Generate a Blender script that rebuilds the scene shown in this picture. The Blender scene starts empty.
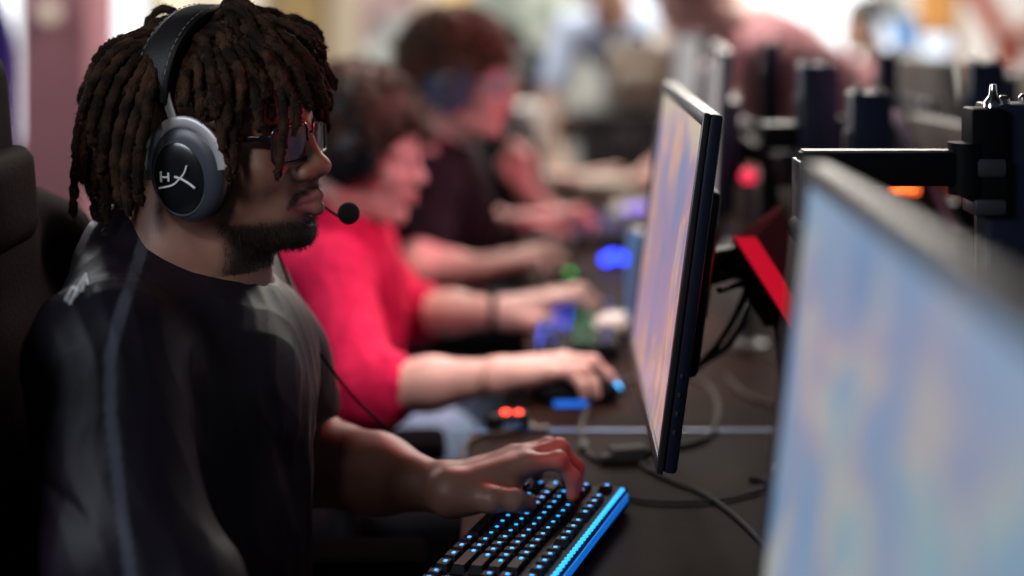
import bpy, bmesh, math, random
import numpy as np
from mathutils import Vector, Matrix, Euler

# ------------------------------------------------------------------ camera, world, lights
CAMZ = 1.27
F = 1500.0
HORIZON = -5.0
def P(px, py, Y):
    """world point seen at photo pixel (px, py) at depth Y"""
    return np.array(((px-512)/F*Y, Y, CAMZ-(py-HORIZON)/F*Y))
scene = bpy.context.scene
camd = bpy.data.cameras.new('camera'); cam = bpy.data.objects.new('camera', camd)
scene.collection.objects.link(cam); scene.camera = cam
cam.location = (0, 0, CAMZ); cam.rotation_euler = (math.pi/2, 0, 0)
camd.sensor_width = 36; camd.lens = F/1024*36
camd.shift_y = -(288-HORIZON)/1024
camd.clip_start = 0.05; camd.clip_end = 60
camd.dof.use_dof = True; camd.dof.focus_distance = 1.44
camd.dof.aperture_fstop = 1.38
camd.dof.aperture_blades = 0
vs = scene.view_settings
scene.display_settings.display_device = 'sRGB'
vs.view_transform = 'Standard'; vs.look = 'None'; vs.exposure = 0.0; vs.gamma = 1.0
vs.use_curve_mapping = False
world = bpy.data.worlds.new('world'); scene.world = world; world.use_nodes = True
world.node_tree.nodes['Background'].inputs[0].default_value = (.55, .62, .8, 1)
world.node_tree.nodes['Background'].inputs[1].default_value = 0.03

def lamp(name, kind, loc, target, power, color, size=1.0, size_y=None, spot=None, blend=.5):
    d = bpy.data.lights.new(name, kind); o = bpy.data.objects.new(name, d)
    scene.collection.objects.link(o); o.location = loc
    v = Vector(target)-Vector(loc); o.rotation_euler = v.to_track_quat('-Z', 'Y').to_euler()
    d.energy = power; d.color = color
    if kind == 'AREA':
        d.shape = 'RECTANGLE'; d.size = size; d.size_y = size_y or size
    if kind == 'SPOT':
        d.spot_size = spot; d.spot_blend = blend; d.shadow_soft_size = size
    if kind == 'POINT': d.shadow_soft_size = size
    return o
lamp('window_light', 'AREA', (-1.65, .0, 1.9), (-.4, 1.35, .95), 24, (.82, .89, 1), .8, .7)
lamp('window_light', 'AREA', (-2.6, 5.5, 2.2), (-.2, 4.2, .9), 60, (.95, .96, 1), 2.0, 1.5)
lamp('player_spot', 'SPOT', (-.15, 2.38, 2.7), (-.06, 2.34, .8), 125, (1, .88, .80), .08, spot=math.radians(33), blend=.3)
lamp('ceiling_light', 'AREA', (.4, 5.0, 2.75), (.4, 5.0, 0), 110, (1, .93, .85), 1.5)
lamp('ceiling_light', 'AREA', (1.4, 7.4, 2.75), (1.4, 7.6, 0), 190, (1, .93, .85), 1.5)
lamp('player_spot', 'SPOT', (-.55, -.1, 2.2), (-.26, 1.46, 1.16), 42, (1, .91, .86), .16, spot=math.radians(12.5), blend=.5)  # added fill spot that brightens the focused player's face, not a ceiling fixture
lamp('red_stage_light', 'SPOT', (.80, 1.75, 1.25), (-.15, 1.47, 1.14), 14, (1, .04, .10), .03, spot=math.radians(15))
lamp('red_stage_light', 'SPOT', (.10, 2.95, 2.0), (-.16, 1.64, .80), 32, (1, .01, .03), .03, spot=math.radians(15))
lamp('red_stage_light', 'SPOT', (.26, .95, 1.75), (.074, 1.565, .785), 24, (1, .01, .05), .02, spot=math.radians(6.0))
lamp('player_spot', 'SPOT', (.05, .95, 2.65), (-.02, 2.08, .80), 130, (1, .84, .80), .06, spot=math.radians(13), blend=.4)  # added spot that brightens the near forearm and hand of the player in red
lamp('red_stage_light', 'SPOT', (1.1, 2.3, 1.8), (-.15, 2.45, .95), 85, (1, .38, .50), .06, spot=math.radians(45))
lamp('red_stage_light', 'SPOT', (1.1, 2.8, 1.8), (.0, 3.1, .95), 75, (1, .27, .38), .06, spot=math.radians(45))

# ------------------------------------------------------------------ materials
def mat(name, base=(.5,.5,.5), rough=.6, metal=0, spec=.5, emit=None, estr=1.0, noise=None, bump=0, bscale=80, trans=0, coat=0, sheen=0, sss=0, alpha=1):
    m = bpy.data.materials.new(name); m.use_nodes = True
    nt = m.node_tree; b = nt.nodes['Principled BSDF']
    b.inputs['Base Color'].default_value = (*base, 1)
    b.inputs['Roughness'].default_value = rough; b.inputs['Metallic'].default_value = metal
    b.inputs['Specular IOR Level'].default_value = spec
    b.inputs['Transmission Weight'].default_value = trans
    b.inputs['Coat Weight'].default_value = coat
    b.inputs['Sheen Weight'].default_value = sheen
    if sss:
        b.inputs['Subsurface Weight'].default_value = sss
        b.inputs['Subsurface Radius'].default_value = (1, .35, .2); b.inputs['Subsurface Scale'].default_value = .006
    if emit:
        b.inputs['Emission Color'].default_value = (*emit, 1); b.inputs['Emission Strength'].default_value = estr
    tc = nt.nodes.new('ShaderNodeTexCoord')
    if noise:
        sc, c2, lo, hi = noise
        n = nt.nodes.new('ShaderNodeTexNoise'); n.inputs['Scale'].default_value = sc; n.inputs['Detail'].default_value = 5
        nt.links.new(tc.outputs['Object'], n.inputs['Vector'])
        r = nt.nodes.new('ShaderNodeValToRGB'); r.color_ramp.elements[0].position = lo; r.color_ramp.elements[1].position = hi
        r.color_ramp.elements[0].color = (*base, 1); r.color_ramp.elements[1].color = (*c2, 1)
        nt.links.new(n.outputs['Fac'], r.inputs['Fac']); nt.links.new(r.outputs['Color'], b.inputs['Base Color'])
    if bump:
        n = nt.nodes.new('ShaderNodeTexNoise'); n.inputs['Scale'].default_value = bscale; n.inputs['Detail'].default_value = 6
        nt.links.new(tc.outputs['Object'], n.inputs['Vector'])
        bp = nt.nodes.new('ShaderNodeBump'); bp.inputs['Strength'].default_value = bump; bp.inputs['Distance'].default_value = .002
        nt.links.new(n.outputs['Fac'], bp.inputs['Height']); nt.links.new(bp.outputs['Normal'], b.inputs['Normal'])
    return m
def attr_mix(m, attr, col, rough=None):
    """mix a second colour into the base colour by a per-vertex attribute (lips, a sewn stripe)"""
    nt = m.node_tree; b = nt.nodes['Principled BSDF']
    a = nt.nodes.new('ShaderNodeAttribute'); a.attribute_name = attr
    mx = nt.nodes.new('ShaderNodeMix'); mx.data_type = 'RGBA'
    nt.links.new(a.outputs['Fac'], mx.inputs['Factor'])
    if b.inputs['Base Color'].links:
        nt.links.new(b.inputs['Base Color'].links[0].from_socket, mx.inputs['A'])
    else: mx.inputs['A'].default_value = b.inputs['Base Color'].default_value
    mx.inputs['B'].default_value = (*col, 1)
    nt.links.new(mx.outputs['Result'], b.inputs['Base Color'])
    return m

# ------------------------------------------------------------------ object helpers
def tag(o, label=None, cat=None, group=None, kind=None):
    if label: o['label'] = label
    if cat: o['category'] = cat
    if group: o['group'] = group
    if kind: o['kind'] = kind
    return o
def empty(name, loc, label, cat, group=None):
    o = bpy.data.objects.new(name, None); scene.collection.objects.link(o)
    o.location = loc; o.empty_display_size = .05
    tag(o, label, cat, group)
    return o
def link_mesh(name, me, m, parent=None, smooth=True):
    o = bpy.data.objects.new(name, me); scene.collection.objects.link(o)
    for mm in (m if isinstance(m, (list, tuple)) else [m]): me.materials.append(mm)
    if smooth: me.polygons.foreach_set('use_smooth', [True]*len(me.polygons))
    if parent is not None:
        o.parent = parent
        mw = Matrix.Identity(4); q = parent; chain = []
        while q is not None: chain.append(q); q = q.parent
        for q in reversed(chain): mw = mw @ q.matrix_basis if q.parent is None else mw @ q.matrix_parent_inverse @ q.matrix_basis
        o.matrix_parent_inverse = mw.inverted()
    return o
def mesh_np(name, v, f, m, parent=None, smooth=True, attrs=None):
    me = bpy.data.meshes.new(name)
    v = np.asarray(v, dtype=np.float32)
    me.from_pydata(v.tolist(), [], [tuple(q) for q in (f.tolist() if hasattr(f, 'tolist') else f)])
    for k, a in (attrs or {}).items():
        at = me.attributes.new(k, 'FLOAT', 'POINT'); at.data.foreach_set('value', np.asarray(a, dtype=np.float32))
    return link_mesh(name, me, m, parent, smooth)

class B:
    """collects shapes (world coordinates) for ONE mesh"""
    def __init__(s): s.v = []; s.f = []; s.mi = []
    def add(s, v, f, mi=0):
        n = len(s.v); s.v += [tuple(map(float, p)) for p in v]; s.f += [tuple(n+i for i in q) for q in f]; s.mi += [mi]*len(f)
    def box(s, c, h, R=None, mi=0, bev=.0):
        c = np.array(c, float); h = np.array(h, float); R = np.eye(3) if R is None else np.array(R)
        b = min(bev, h.min()*.95)
        if b <= 0:
            pts = [np.array((x, y, z))*h for x in (-1, 1) for y in (-1, 1) for z in (-1, 1)]
            f = [(0,1,3,2),(4,6,7,5),(0,4,5,1),(2,3,7,6),(0,2,6,4),(1,5,7,3)]
            s.add([c+R@p for p in pts], f, mi); return s
        bm = bmesh.new(); bmesh.ops.create_cube(bm, size=2)
        for v in bm.verts: v.co = Vector(v.co[i]*h[i] for i in range(3))
        bmesh.ops.bevel(bm, geom=bm.edges[:], offset=b, segments=2, affect='EDGES', profile=.5)
        bm.verts.index_update()
        s.add([c+R@np.array(v.co) for v in bm.verts], [[v.index for v in fa.verts] for fa in bm.faces], mi); bm.free()
        return s
    def tube(s, pts, r, n=8, mi=0, cap=True, closed=False):
        pts = [np.array(p, float) for p in pts]; m = len(pts)
        rr = r if hasattr(r, '__len__') else [r]*m
        T = []
        for i in range(m):
            a = pts[i-1] if (i > 0 or closed) else pts[i]; b = pts[(i+1) % m] if (i < m-1 or closed) else pts[i]
            t = b-a; T.append(t/(np.linalg.norm(t)+1e-12))
        u = np.cross(T[0], (0, 0, 1));
        if np.linalg.norm(u) < .1: u = np.cross(T[0], (1, 0, 0))
        u /= np.linalg.norm(u); V = []
        for i in range(m):
            u = u-T[i]*np.dot(u, T[i]); u /= np.linalg.norm(u)+1e-12; w = np.cross(T[i], u)
            for k in range(n):
                a = 2*math.pi*k/n; V.append(pts[i]+rr[i]*(math.cos(a)*u+math.sin(a)*w))
        f = []
        for i in range(m if closed else m-1):
            for k in range(n):
                a = i*n+k; b = i*n+(k+1) % n; j = (i+1) % m
                f.append((a, b, j*n+(k+1) % n, j*n+k))
        if cap and not closed: f.append(tuple(range(n-1, -1, -1))); f.append(tuple((m-1)*n+k for k in range(n)))
        s.add(V, f, mi); return s
    def ball(s, c, r, R=None, n=16, mi=0, m=10):
        c = np.array(c, float); r = np.ones(3)*r if not hasattr(r, '__len__') else np.array(r, float); R = np.eye(3) if R is None else np.array(R)
        V = [c+R@(r*np.array((0, 0, 1)))]; f = []
        for i in range(1, m):
            t = math.pi*i/m
            for k in range(n):
                a = 2*math.pi*k/n; V.append(c+R@(r*np.array((math.sin(t)*math.cos(a), math.sin(t)*math.sin(a), math.cos(t)))))
        V.append(c+R@(r*np.array((0, 0, -1))))
        for k in range(n):
            f.append((0, 1+k, 1+(k+1) % n)); e = len(V)-1; q = 1+(m-2)*n; f.append((e, q+(k+1) % n, q+k))
        for i in range(m-2):
            for k in range(n): a = 1+i*n+k; b = 1+i*n+(k+1) % n; f.append((a, a+n, b+n, b))
        s.add(V, f, mi); return s
    def lathe(s, c, prof, axis=(0,0,1), n=24, mi=0, sx=1, sy=1, up=None):
        """prof: (radius, height) along axis, from c"""
        ax = np.array(axis, float); ax /= np.linalg.norm(ax)
        u = np.array(up if up is not None else ((0, 0, 1) if abs(ax[2]) < .9 else (1, 0, 0)), float)
        u = u-ax*np.dot(u, ax); u /= np.linalg.norm(u); w = np.cross(ax, u); c = np.array(c, float)
        V = [c+ax*h+r*(sx*math.cos(2*math.pi*k/n)*w+sy*math.sin(2*math.pi*k/n)*u) for r, h in prof for k in range(n)]
        f = [(i*n+k, i*n+(k+1) % n, (i+1)*n+(k+1) % n, (i+1)*n+k) for i in range(len(prof)-1) for k in range(n)]
        f.append(tuple(range(n-1, -1, -1))); f.append(tuple((len(prof)-1)*n+k for k in range(n)))
        s.add(V, f, mi); return s
    def prism(s, poly, d, mi=0):
        """polygon of 3-D points extruded by vector d"""
        n = len(poly); d = np.array(d, float); V = [np.array(p, float) for p in poly]; V = V+[p+d for p in V]
        f = [tuple(range(n-1, -1, -1)), tuple(range(n, 2*n))]+[(k, (k+1) % n, n+(k+1) % n, n+k) for k in range(n)]
        s.add(V, f, mi); return s
    def build(s, name, m, parent=None, smooth=True, sharp=40):
        me = bpy.data.meshes.new(name); me.from_pydata(s.v, [], s.f)
        bm = bmesh.new(); bm.from_mesh(me); bmesh.ops.recalc_face_normals(bm, faces=bm.faces); bm.to_mesh(me); bm.free()
        me.polygons.foreach_set('material_index', s.mi)
        o = link_mesh(name, me, m, parent, smooth)
        if smooth: me.set_sharp_from_angle(angle=math.radians(sharp))
        return o
def Rz(a): c, s = math.cos(math.radians(a)), math.sin(math.radians(a)); return np.array(((c,-s,0),(s,c,0),(0,0,1.)))
def Ry(a): c, s = math.cos(math.radians(a)), math.sin(math.radians(a)); return np.array(((c,0,s),(0,1,0),(-s,0,c)))
def Rx(a): c, s = math.cos(math.radians(a)), math.sin(math.radians(a)); return np.array(((1,0,0),(0,c,-s),(0,s,c)))
def smooth_path(pts, n=8):
    """Catmull-Rom through pts"""
    p = [np.array(q, float) for q in pts]; p = [2*p[0]-p[1]]+p+[2*p[-1]-p[-2]]; out = []
    for i in range(1, len(p)-2):
        for k in range(n):
            t = k/n; a, b, c, d = p[i-1:i+3]
            out.append(.5*((2*b)+(c-a)*t+(2*a-5*b+4*c-d)*t*t+(3*b-a-3*c+d)*t**3))
    out.append(p[-2]); return out
# ------------------------------------------------------------------ smooth solids (bodies, clothes, cushions)
class Sdf:
    """smoothly blended solids, turned into one continuous mesh"""
    def __init__(s, R=None, t=(0,0,0), sc=1.0):
        s.ops = []; s.disp = []; s.frame(R, t, sc)
    def frame(s, R=None, t=(0,0,0), sc=1.0):
        s.R = np.eye(3) if R is None else np.array(R, float); s.t = np.array(t, float); s.sc = sc; return s
    def W(s, p): return s.R@(np.array(p, float)*s.sc)+s.t
    def cap(s, a, b, ra, rb=None, k=.01, mode='+', flat=None):
        rb = ra if rb is None else rb
        s.ops.append(('c', mode, k*s.sc, s.W(a), s.W(b), ra*s.sc, rb*s.sc)); return s
    def chain(s, pts, rs, k=.01):
        for i in range(len(pts)-1): s.cap(pts[i], pts[i+1], rs[i], rs[i+1], k)
        return s
    def ell(s, c, r, k=.01, mode='+', R=None):
        r = np.ones(3)*r if not hasattr(r, '__len__') else np.array(r, float)
        RR = s.R@(np.eye(3) if R is None else np.array(R))
        s.ops.append(('e', mode, k*s.sc, s.W(c), r*s.sc, RR)); return s
    def box(s, c, h, rd=.01, k=.01, mode='+', R=None):
        RR = s.R@(np.eye(3) if R is None else np.array(R))
        s.ops.append(('b', mode, k*s.sc, s.W(c), np.array(h, float)*s.sc, RR, rd*s.sc)); return s
    def prim(s, o, p):
        if o[0] == 'c':
            a, b, ra, rb = o[3:7]; ba = b-a; pa = p-a
            t = np.clip((pa@ba)/(ba@ba+1e-12), 0, 1)
            return np.sqrt(((pa-t[:, None]*ba)**2).sum(1))-(ra+(rb-ra)*t)
        if o[0] == 'e':
            q = (p-o[3])@o[5]; r = o[4]
            k0 = np.sqrt(((q/r)**2).sum(1)); k1 = np.sqrt(((q/(r*r))**2).sum(1))+1e-9
            return k0*(k0-1)/k1
        q = np.abs((p-o[3])@o[5])-(o[4]-o[6])
        return np.sqrt((np.maximum(q, 0)**2).sum(1))+np.minimum(q.max(1), 0)-o[6]
    def ev(s, p, use=None):
        d = np.full(len(p), 10.0)
        for i, o in enumerate(s.ops):
            if use is not None and not use[i]: continue
            e = s.prim(o, p); k = o[2]
            if o[1] == '-': e = -e; h = np.clip(.5+.5*(e-d)/k, 0, 1); d = d*(1-h)+e*h+k*h*(1-h)
            else: h = np.clip(.5+.5*(e-d)/k, 0, 1); d = e*(1-h)+d*h-k*h*(1-h)
        for g in s.disp: d = d+g(p)
        return d
    def bounds(s):
        lo = np.full(3, 1e9); hi = -lo
        for o in s.ops:
            if o[1] == '-': continue
            if o[0] == 'c':
                r = max(o[5], o[6]); a = np.minimum(o[3], o[4])-r; b = np.maximum(o[3], o[4])+r
            else:
                e = np.abs(o[5])@o[4]; a = o[3]-e; b = o[3]+e
            lo = np.minimum(lo, a); hi = np.maximum(hi, b)
        return lo-.02, hi+.02
    def mesh(s, h, lo=None, hi=None):
        l0, h0 = s.bounds(); lo = l0 if lo is None else lo; hi = h0 if hi is None else hi
        BS = 10; nb = np.ceil((hi-lo)/(h*BS)).astype(int)+1; N = nb*BS
        G = np.empty(N, np.float32)
        I = np.stack(np.meshgrid(*[np.arange(n) for n in nb], indexing='ij'), -1).reshape(-1, 3)
        C = lo+(I*BS+(BS-1)/2)*h
        rad = h*BS*.87
        prims = np.empty((len(s.ops), len(C)), np.float32)
        for i, o in enumerate(s.ops): prims[i] = s.prim(o, C)
        d0 = s.ev(C)
        act = np.abs(d0) < rad*1.35+.004
        sg = np.where(d0 < 0, -1, 1).astype(np.float32)
        G[:] = np.repeat(np.repeat(np.repeat(sg.reshape(nb), BS, 0), BS, 1), BS, 2)
        loc = np.stack(np.meshgrid(*[np.arange(BS)]*3, indexing='ij'), -1).reshape(-1, 3)*h
        kk = np.array([o[2] for o in s.ops])
        for j in np.nonzero(act)[0]:
            base = lo+I[j]*BS*h
            use = prims[:, j] < abs(d0[j])+2.2*rad+kk*1.5
            a, b, c = I[j]*BS
            G[a:a+BS, b:b+BS, c:c+BS] = s.ev(base+loc, use).reshape(BS, BS, BS)
        ins = G < 0
        cnt = np.zeros(tuple(N-1), np.uint8)
        for dx in (0, 1):
            for dy in (0, 1):
                for dz in (0, 1): cnt += ins[dx:N[0]-1+dx, dy:N[1]-1+dy, dz:N[2]-1+dz]
        cells = np.nonzero((cnt > 0) & (cnt < 8)); ci = np.stack(cells, -1)
        M = N-1; ids = (ci[:, 0]*M[1]+ci[:, 1])*M[2]+ci[:, 2]
        cor = [(dx, dy, dz) for dx in (0, 1) for dy in (0, 1) for dz in (0, 1)]
        val = {c: G[ci[:, 0]+c[0], ci[:, 1]+c[1], ci[:, 2]+c[2]] for c in cor}
        acc = np.zeros((len(ci), 3)); n = np.zeros(len(ci))
        for c in cor:
            for ax in range(3):
                if c[ax]: continue
                e = list(c); e[ax] = 1; e = tuple(e)
                a, b = val[c], val[e]; x = (a < 0) != (b < 0)
                t = np.where(x, a/np.where(x, a-b, 1), 0)
                p = np.tile(np.array(c, float), (len(ci), 1)); p[:, ax] = t
                acc[x] += p[x]; n[x] += 1
        V = lo+(ci+acc/n[:, None])*h
        faces = []
        for ax in range(3):
            u, w = (ax+1) % 3, (ax+2) % 3
            sl0 = [slice(1, N[i]-1) for i in range(3)]; sl0[ax] = slice(0, N[ax]-1)
            sl1 = list(sl0); sl1[ax] = slice(1, N[ax])
            A = ins[tuple(sl0)]; Bb = ins[tuple(sl1)]
            off = np.array([1, 1, 1]); off[ax] = 0
            for flip, msk in ((False, A & ~Bb), (True, ~A & Bb)):
                e = np.stack(np.nonzero(msk), -1)+off
                if not len(e): continue
                q = []
                for du, dw in ((-1, -1), (0, -1), (0, 0), (-1, 0)):
                    c = e.copy(); c[:, u] += du; c[:, w] += dw
                    q.append(np.searchsorted(ids, (c[:, 0]*M[1]+c[:, 1])*M[2]+c[:, 2]))
                q = np.stack(q, 1)
                faces.append(q[:, ::-1] if flip else q)
        return V, np.concatenate(faces)
    def obj(s, name, h, m, parent=None, attrs=None):
        V, Fc = s.mesh(h)
        at = {k: fn(V) for k, fn in (attrs or {}).items()}
        o = mesh_np(name, V, Fc, m, parent, True, at)
        s.V = V
        return o
_rng = np.random.RandomState(5)
def waves(n, lo, hi, seed):
    r = np.random.RandomState(seed); k = r.normal(size=(n, 3)); k /= np.linalg.norm(k, axis=1)[:, None]
    k *= r.uniform(lo, hi, (n, 1)); ph = r.uniform(0, 6.28, n); return k, ph
def noise_fn(amp, lo, hi, seed, n=6, stretch=(1, 1, 1)):
    k, ph = waves(n, lo, hi, seed); st = np.array(stretch)
    def g(p): return amp*np.sin((p*st)@k.T+ph).mean(1)*1.6
    return g
def fold_fn(amp, freq, seed, stretch=(1, 1, 1)):
    """sharp-crested cloth folds"""
    g1 = noise_fn(1, freq*.3, freq*.7, seed); st = np.array(stretch); k, ph = waves(3, freq, freq*1.5, seed+9)
    def g(p):
        w = 2.2*g1(p); v = np.sin((p*st)@k.T+ph+w[:, None])
        return amp*((np.abs(v)**.7).mean(1)-.6)
    return g
def crease(a, b, depth, width):
    a = np.array(a, float); b = np.array(b, float); ba = b-a
    def g(p):
        t = np.clip(((p-a)@ba)/(ba@ba), 0, 1); q = ((p-a-t[:, None]*ba)**2).sum(1)
        return depth*np.exp(-q/(width*width))*np.sin(np.pi*np.clip(t*.9+.05, 0, 1))
    return g
def seg_dist(p, pts):
    d = np.full(len(p), 9.0)
    for a, b in zip(pts[:-1], pts[1:]):
        a = np.array(a, float); b = np.array(b, float); ba = b-a
        t = np.clip(((p-a)@ba)/(ba@ba), 0, 1); d = np.minimum(d, np.sqrt(((p-a-t[:, None]*ba)**2).sum(1)))
    return d
def sstep(x, a, b): t = np.clip((x-a)/(b-a), 0, 1); return t*t*(3-2*t)

# ---- human pieces -------------------------------------------------
HR = (.098, .077, .088); HC = (-.008, 0, .043)      # skull
def head(S, nose_w=1.0, lips=1.0, jaw=1.0, nose_l=1.0):
    k = .012
    S.ell(HC, HR, k); S.ell((.036, 0, .043), (.058, .064, .058), .02)
    S.ell((.042, 0, -.020), (.056, .060, .066), .02)
    S.ell((.045, 0, -.062), (.046, .043*jaw, .036), .02)
    for y in (-1, 1):
        S.ell((.066, y*.040, -.020), (.024, .021, .020), .018)
        S.cap((.004, y*.056*jaw, -.050), (.072, y*.020, -.088), .020, .014, .02)
        S.cap((.088, y*.010, .022), (.076, y*.044, .020), .0085, .008, .01)
    S.ell((.087, 0, -.087), (.0170, .024, .017), .014)
    S.ell((.079, 0, -.052), (.0265, .034, .030), .014)
    for y in (-1, 1): S.ell((.102, y*.034, .001), (.0175, .0170, .0110), .012, '-')
    S.cap((.094, 0, .019), (.107*nose_l, 0, -.012), .0080, .0095, .010)
    S.ell((.1130*nose_l, 0, -.0185), (.0115, .0125*nose_w, .0105), .008)
    for y in (-1, 1):
        S.ell((.1040, y*.0145*nose_w, -.0225), (.0120, .0085*nose_w, .0088), .007)
        S.ell((.108, y*.0080*nose_w, -.0315), (.006, .0040, .0035), .003, '-')
        S.ell((.0795, y*.031, .003), .0138, .006)
        S.ell((.0965, y*.031, .001), (.009, .0132, .0036), .003, '-')
        S.cap((.090, y*.0165, .010), (.081, y*.0420, .008), .0028, .0024, .004)
    S.cap((.1025, 0, -.030), (.1040, 0, -.044), .0055, .0065, .010)
    for y in (-1, 1):
        S.cap((.1075, 0, -.0485), (.094, y*.025, -.0535), .0062*lips, .0035*lips, .0028)
        S.cap((.1060, 0, -.0605), (.093, y*.023, -.0550), .0078*lips, .0036*lips, .0028)
        S.cap((.1170, 0, -.0545), (.0990, y*.025, -.0550), .0018, .0010, .0022, '-')
    S.ell((.104, 0, -.0735), (.006, .016, .005), .008, '-')
    for y in (-1, 1):
        S.ell((-.004, y*.077, -.002), (.016, .008, .028), .006, R=Ry(-8))
        S.ell((.000, y*.084, .002), (.009, .005, .016), .004, '-')
def lips_mask(R, t, sc, lips=1.0):
    def g(V):
        q = (V-t)@R/sc
        up = seg_dist(q, [(.094, -.025, -.0535), (.1075, 0, -.0485), (.094, .025, -.0535)])
        lo = seg_dist(q, [(.093, -.023, -.0550), (.1060, 0, -.0605), (.093, .023, -.0550)])
        m = np.maximum(1-sstep(up, .0062*lips, .0080*lips), 1-sstep(lo, .0070*lips, .0090*lips))
        return m*(q[:, 0] > .088)
    return g
HAND = dict(
    I=[(.085,-.022,.020),(.122,-.027,.024),(.141,-.029,.004),(.143,-.029,-.015)],
    M=[(.088,-.002,.024),(.130,-.003,.030),(.152,-.003,.007),(.154,-.003,-.014)],
    R=[(.082,.018,.020),(.120,.021,.025),(.142,.023,.004),(.144,.024,-.014)],
    P=[(.072,.036,.012),(.100,.046,.014),(.116,.051,-.001),(.119,.052,-.014)],
    T=[(.016,-.020,-.006),(.046,-.047,-.008),(.072,-.059,-.006),(.096,-.056,-.012)])
def hand(S, R, t, sc=1.0, mirror=False, pose=None, k=.006, nails=None):
    """hand frame: X towards the fingers, Z out of the back of the hand, thumb at -Y (+Y when mirrored)"""
    h = dict(HAND); h.update(pose or {}); my = -1 if mirror else 1
    S.frame(R, t, sc); f = lambda p: (p[0], p[1]*my, p[2])
    for key in 'IMRP':
        q = [f(p) for p in h[key]]; g = .86 if key == 'P' else 1
        S.cap((0, .012*my*(1 if key in 'RP' else -1), .0), q[0], .019, .0112*g, .014)
        S.chain(q, [.0112*g, .0096*g, .0082*g, .0072*g], k)
        S.ell(q[1], (.0103*g,)*3, .004)
    q = [f(p) for p in h['T']]
    S.cap((.0, -.010*my, 0), q[0], .019, .017, .012); S.chain(q, [.0165, .0128, .0112, .0088], .008)
    S.ell((.05, .004*my, .004), (.040, .034, .012), .012)
    S.ell((.045, -.030*my, -.004), (.024, .014, .011), .012)
    S.frame()
    return [R@(np.array(f(h[k_][-1]))*sc)+np.array(t) for k_ in 'TIMRP']
def basis(fwd, up):
    x = np.array(fwd, float); x /= np.linalg.norm(x); z = np.array(up, float); z = z-x*(z@x); z /= np.linalg.norm(z)
    return np.stack([x, np.cross(z, x), z], 1)
# ------------------------------------------------------------------ the hall
FLOORM = mat('floor_carpet', (.014, .012, .014), .95, noise=(30, (.022, .020, .022), .35, .7), bump=.4, bscale=300)
def wall_box(name, lo, hi, m, kind='structure'):
    lo = np.array(lo, float); hi = np.array(hi, float)
    o = B().box((lo+hi)/2, (hi-lo)/2).build(name, m, None, False); o['kind'] = kind; return o
PINK = mat('mauve_paint', (.36, .155, .185), .75, noise=(3, (.42, .19, .22), .3, .7))
CREAM = mat('cream_paint', (.72, .62, .47), .8); WHITEP = mat('white_paint', (.75, .74, .72), .8)
TAN = mat('tan_paint', (.60, .44, .20), .8); MAUVE = mat('pale_mauve_paint', (.58, .42, .42), .8)
WOOD = mat('orange_wood', (.60, .30, .09), .6, noise=(12, (.42, .19, .05), .3, .7)); GREY = mat('grey_paint', (.32, .33, .31), .8)
def glow(name, col, s): return mat(name, (.02, .02, .02), .6, emit=col, estr=s)
DAY = glow('daylight_pane', (.95, .98, 1), 2.2); DAYW = glow('warm_daylight_pane', (1, .86, .62), 1.15); DAYG = glow('green_daylight_pane', (.70, .80, .74), .75)
wall_box('floor', (-4, -1.0, -.05), (5, 9.2, 0), FLOORM)
wall_box('ceiling', (-4, -1.0, 2.9), (5, 9.2, 3.0), mat('dark_ceiling', (.05, .05, .052), .9))
wall_box('wall_left', (-4.1, -1.0, 0), (-4, 9.2, 2.9), PINK)
wall_box('wall_right', (5, -1.0, 0), (5.1, 9.2, 2.9), WHITEP)
wall_box('wall_back', (-4.1, 9.2, 0), (5.1, 9.3, 2.9), CREAM)
# a strip of the back wall between two photo columns
YB = 9.2
def xb(px, Y=YB): return (px-512)/F*Y
def strip(name, p0, p1_, m, z0=0, z1=2.9, Y=9.12, t=.08): return wall_box(name, (xb(p0, Y), Y-t, z0), (xb(p1_, Y), Y, z1), m)
wall_box('wall_pillar', (xb(18, 5.5), 5.5, 0), (xb(88, 5.5), 5.9, 2.9), PINK)
strip('trim_1', 268, 332, TAN); strip('trim_2', 332, 362, CREAM, t=.12)
strip('trim_3', 362, 418, MAUVE); strip('trim_4', 418, 438, CREAM, t=.12)
strip('trim_5', 548, 600, GREY); strip('trim_6', 660, 694, GREY); strip('trim_7', 872, 890, GREY, t=.14)
strip('trim_8', 912, 950, WOOD, t=.13); strip('trim_9', 956, 1040, WHITEP, t=.1)
def window(n, p0, p1_, z0, z1, m, bars=2, Y=9.12):
    e = bpy.data.objects.new('window_%d' % n, None); scene.collection.objects.link(e); e['kind'] = 'structure'
    x0, x1 = xb(p0, Y), xb(p1_, Y)
    B().box(((x0+x1)/2, Y-.02, (z0+z1)/2), ((x1-x0)/2, .01, (z1-z0)/2)).build('window_pane', m, e, False)
    f = B()
    for x in np.linspace(x0, x1, bars+1): f.box((x, Y-.05, (z0+z1)/2), (.028, .03, (z1-z0)/2+.03))
    for z in (z0, z1): f.box(((x0+x1)/2, Y-.05, z), ((x1-x0)/2+.03, .035, .03))
    f.build('window_frame', WHITEP, e, False)
window(1, 0, 150, .35, 1.75, DAY, 3); window(2, 150, 266, .9, 1.75, DAYW, 2)
window(3, 438, 502, 1.0, 1.75, glow('amber_pane', (1, .62, .22), .95), 1); window(4, 500, 548, .75, 1.75, DAYG, 1)
window(5, 600, 660, .95, 1.75, DAYG, 2); window(6, 694, 762, .9, 1.75, DAYW, 2); window(7, 762, 872, .85, 1.75, DAY, 2)
window(8, 890, 912, .9, 1.75, DAYG, 1); window(9, 1000, 1060, .8, 1.75, glow('blue_daylight_pane', (.62, .75, 1), 1.0), 1)
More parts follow.
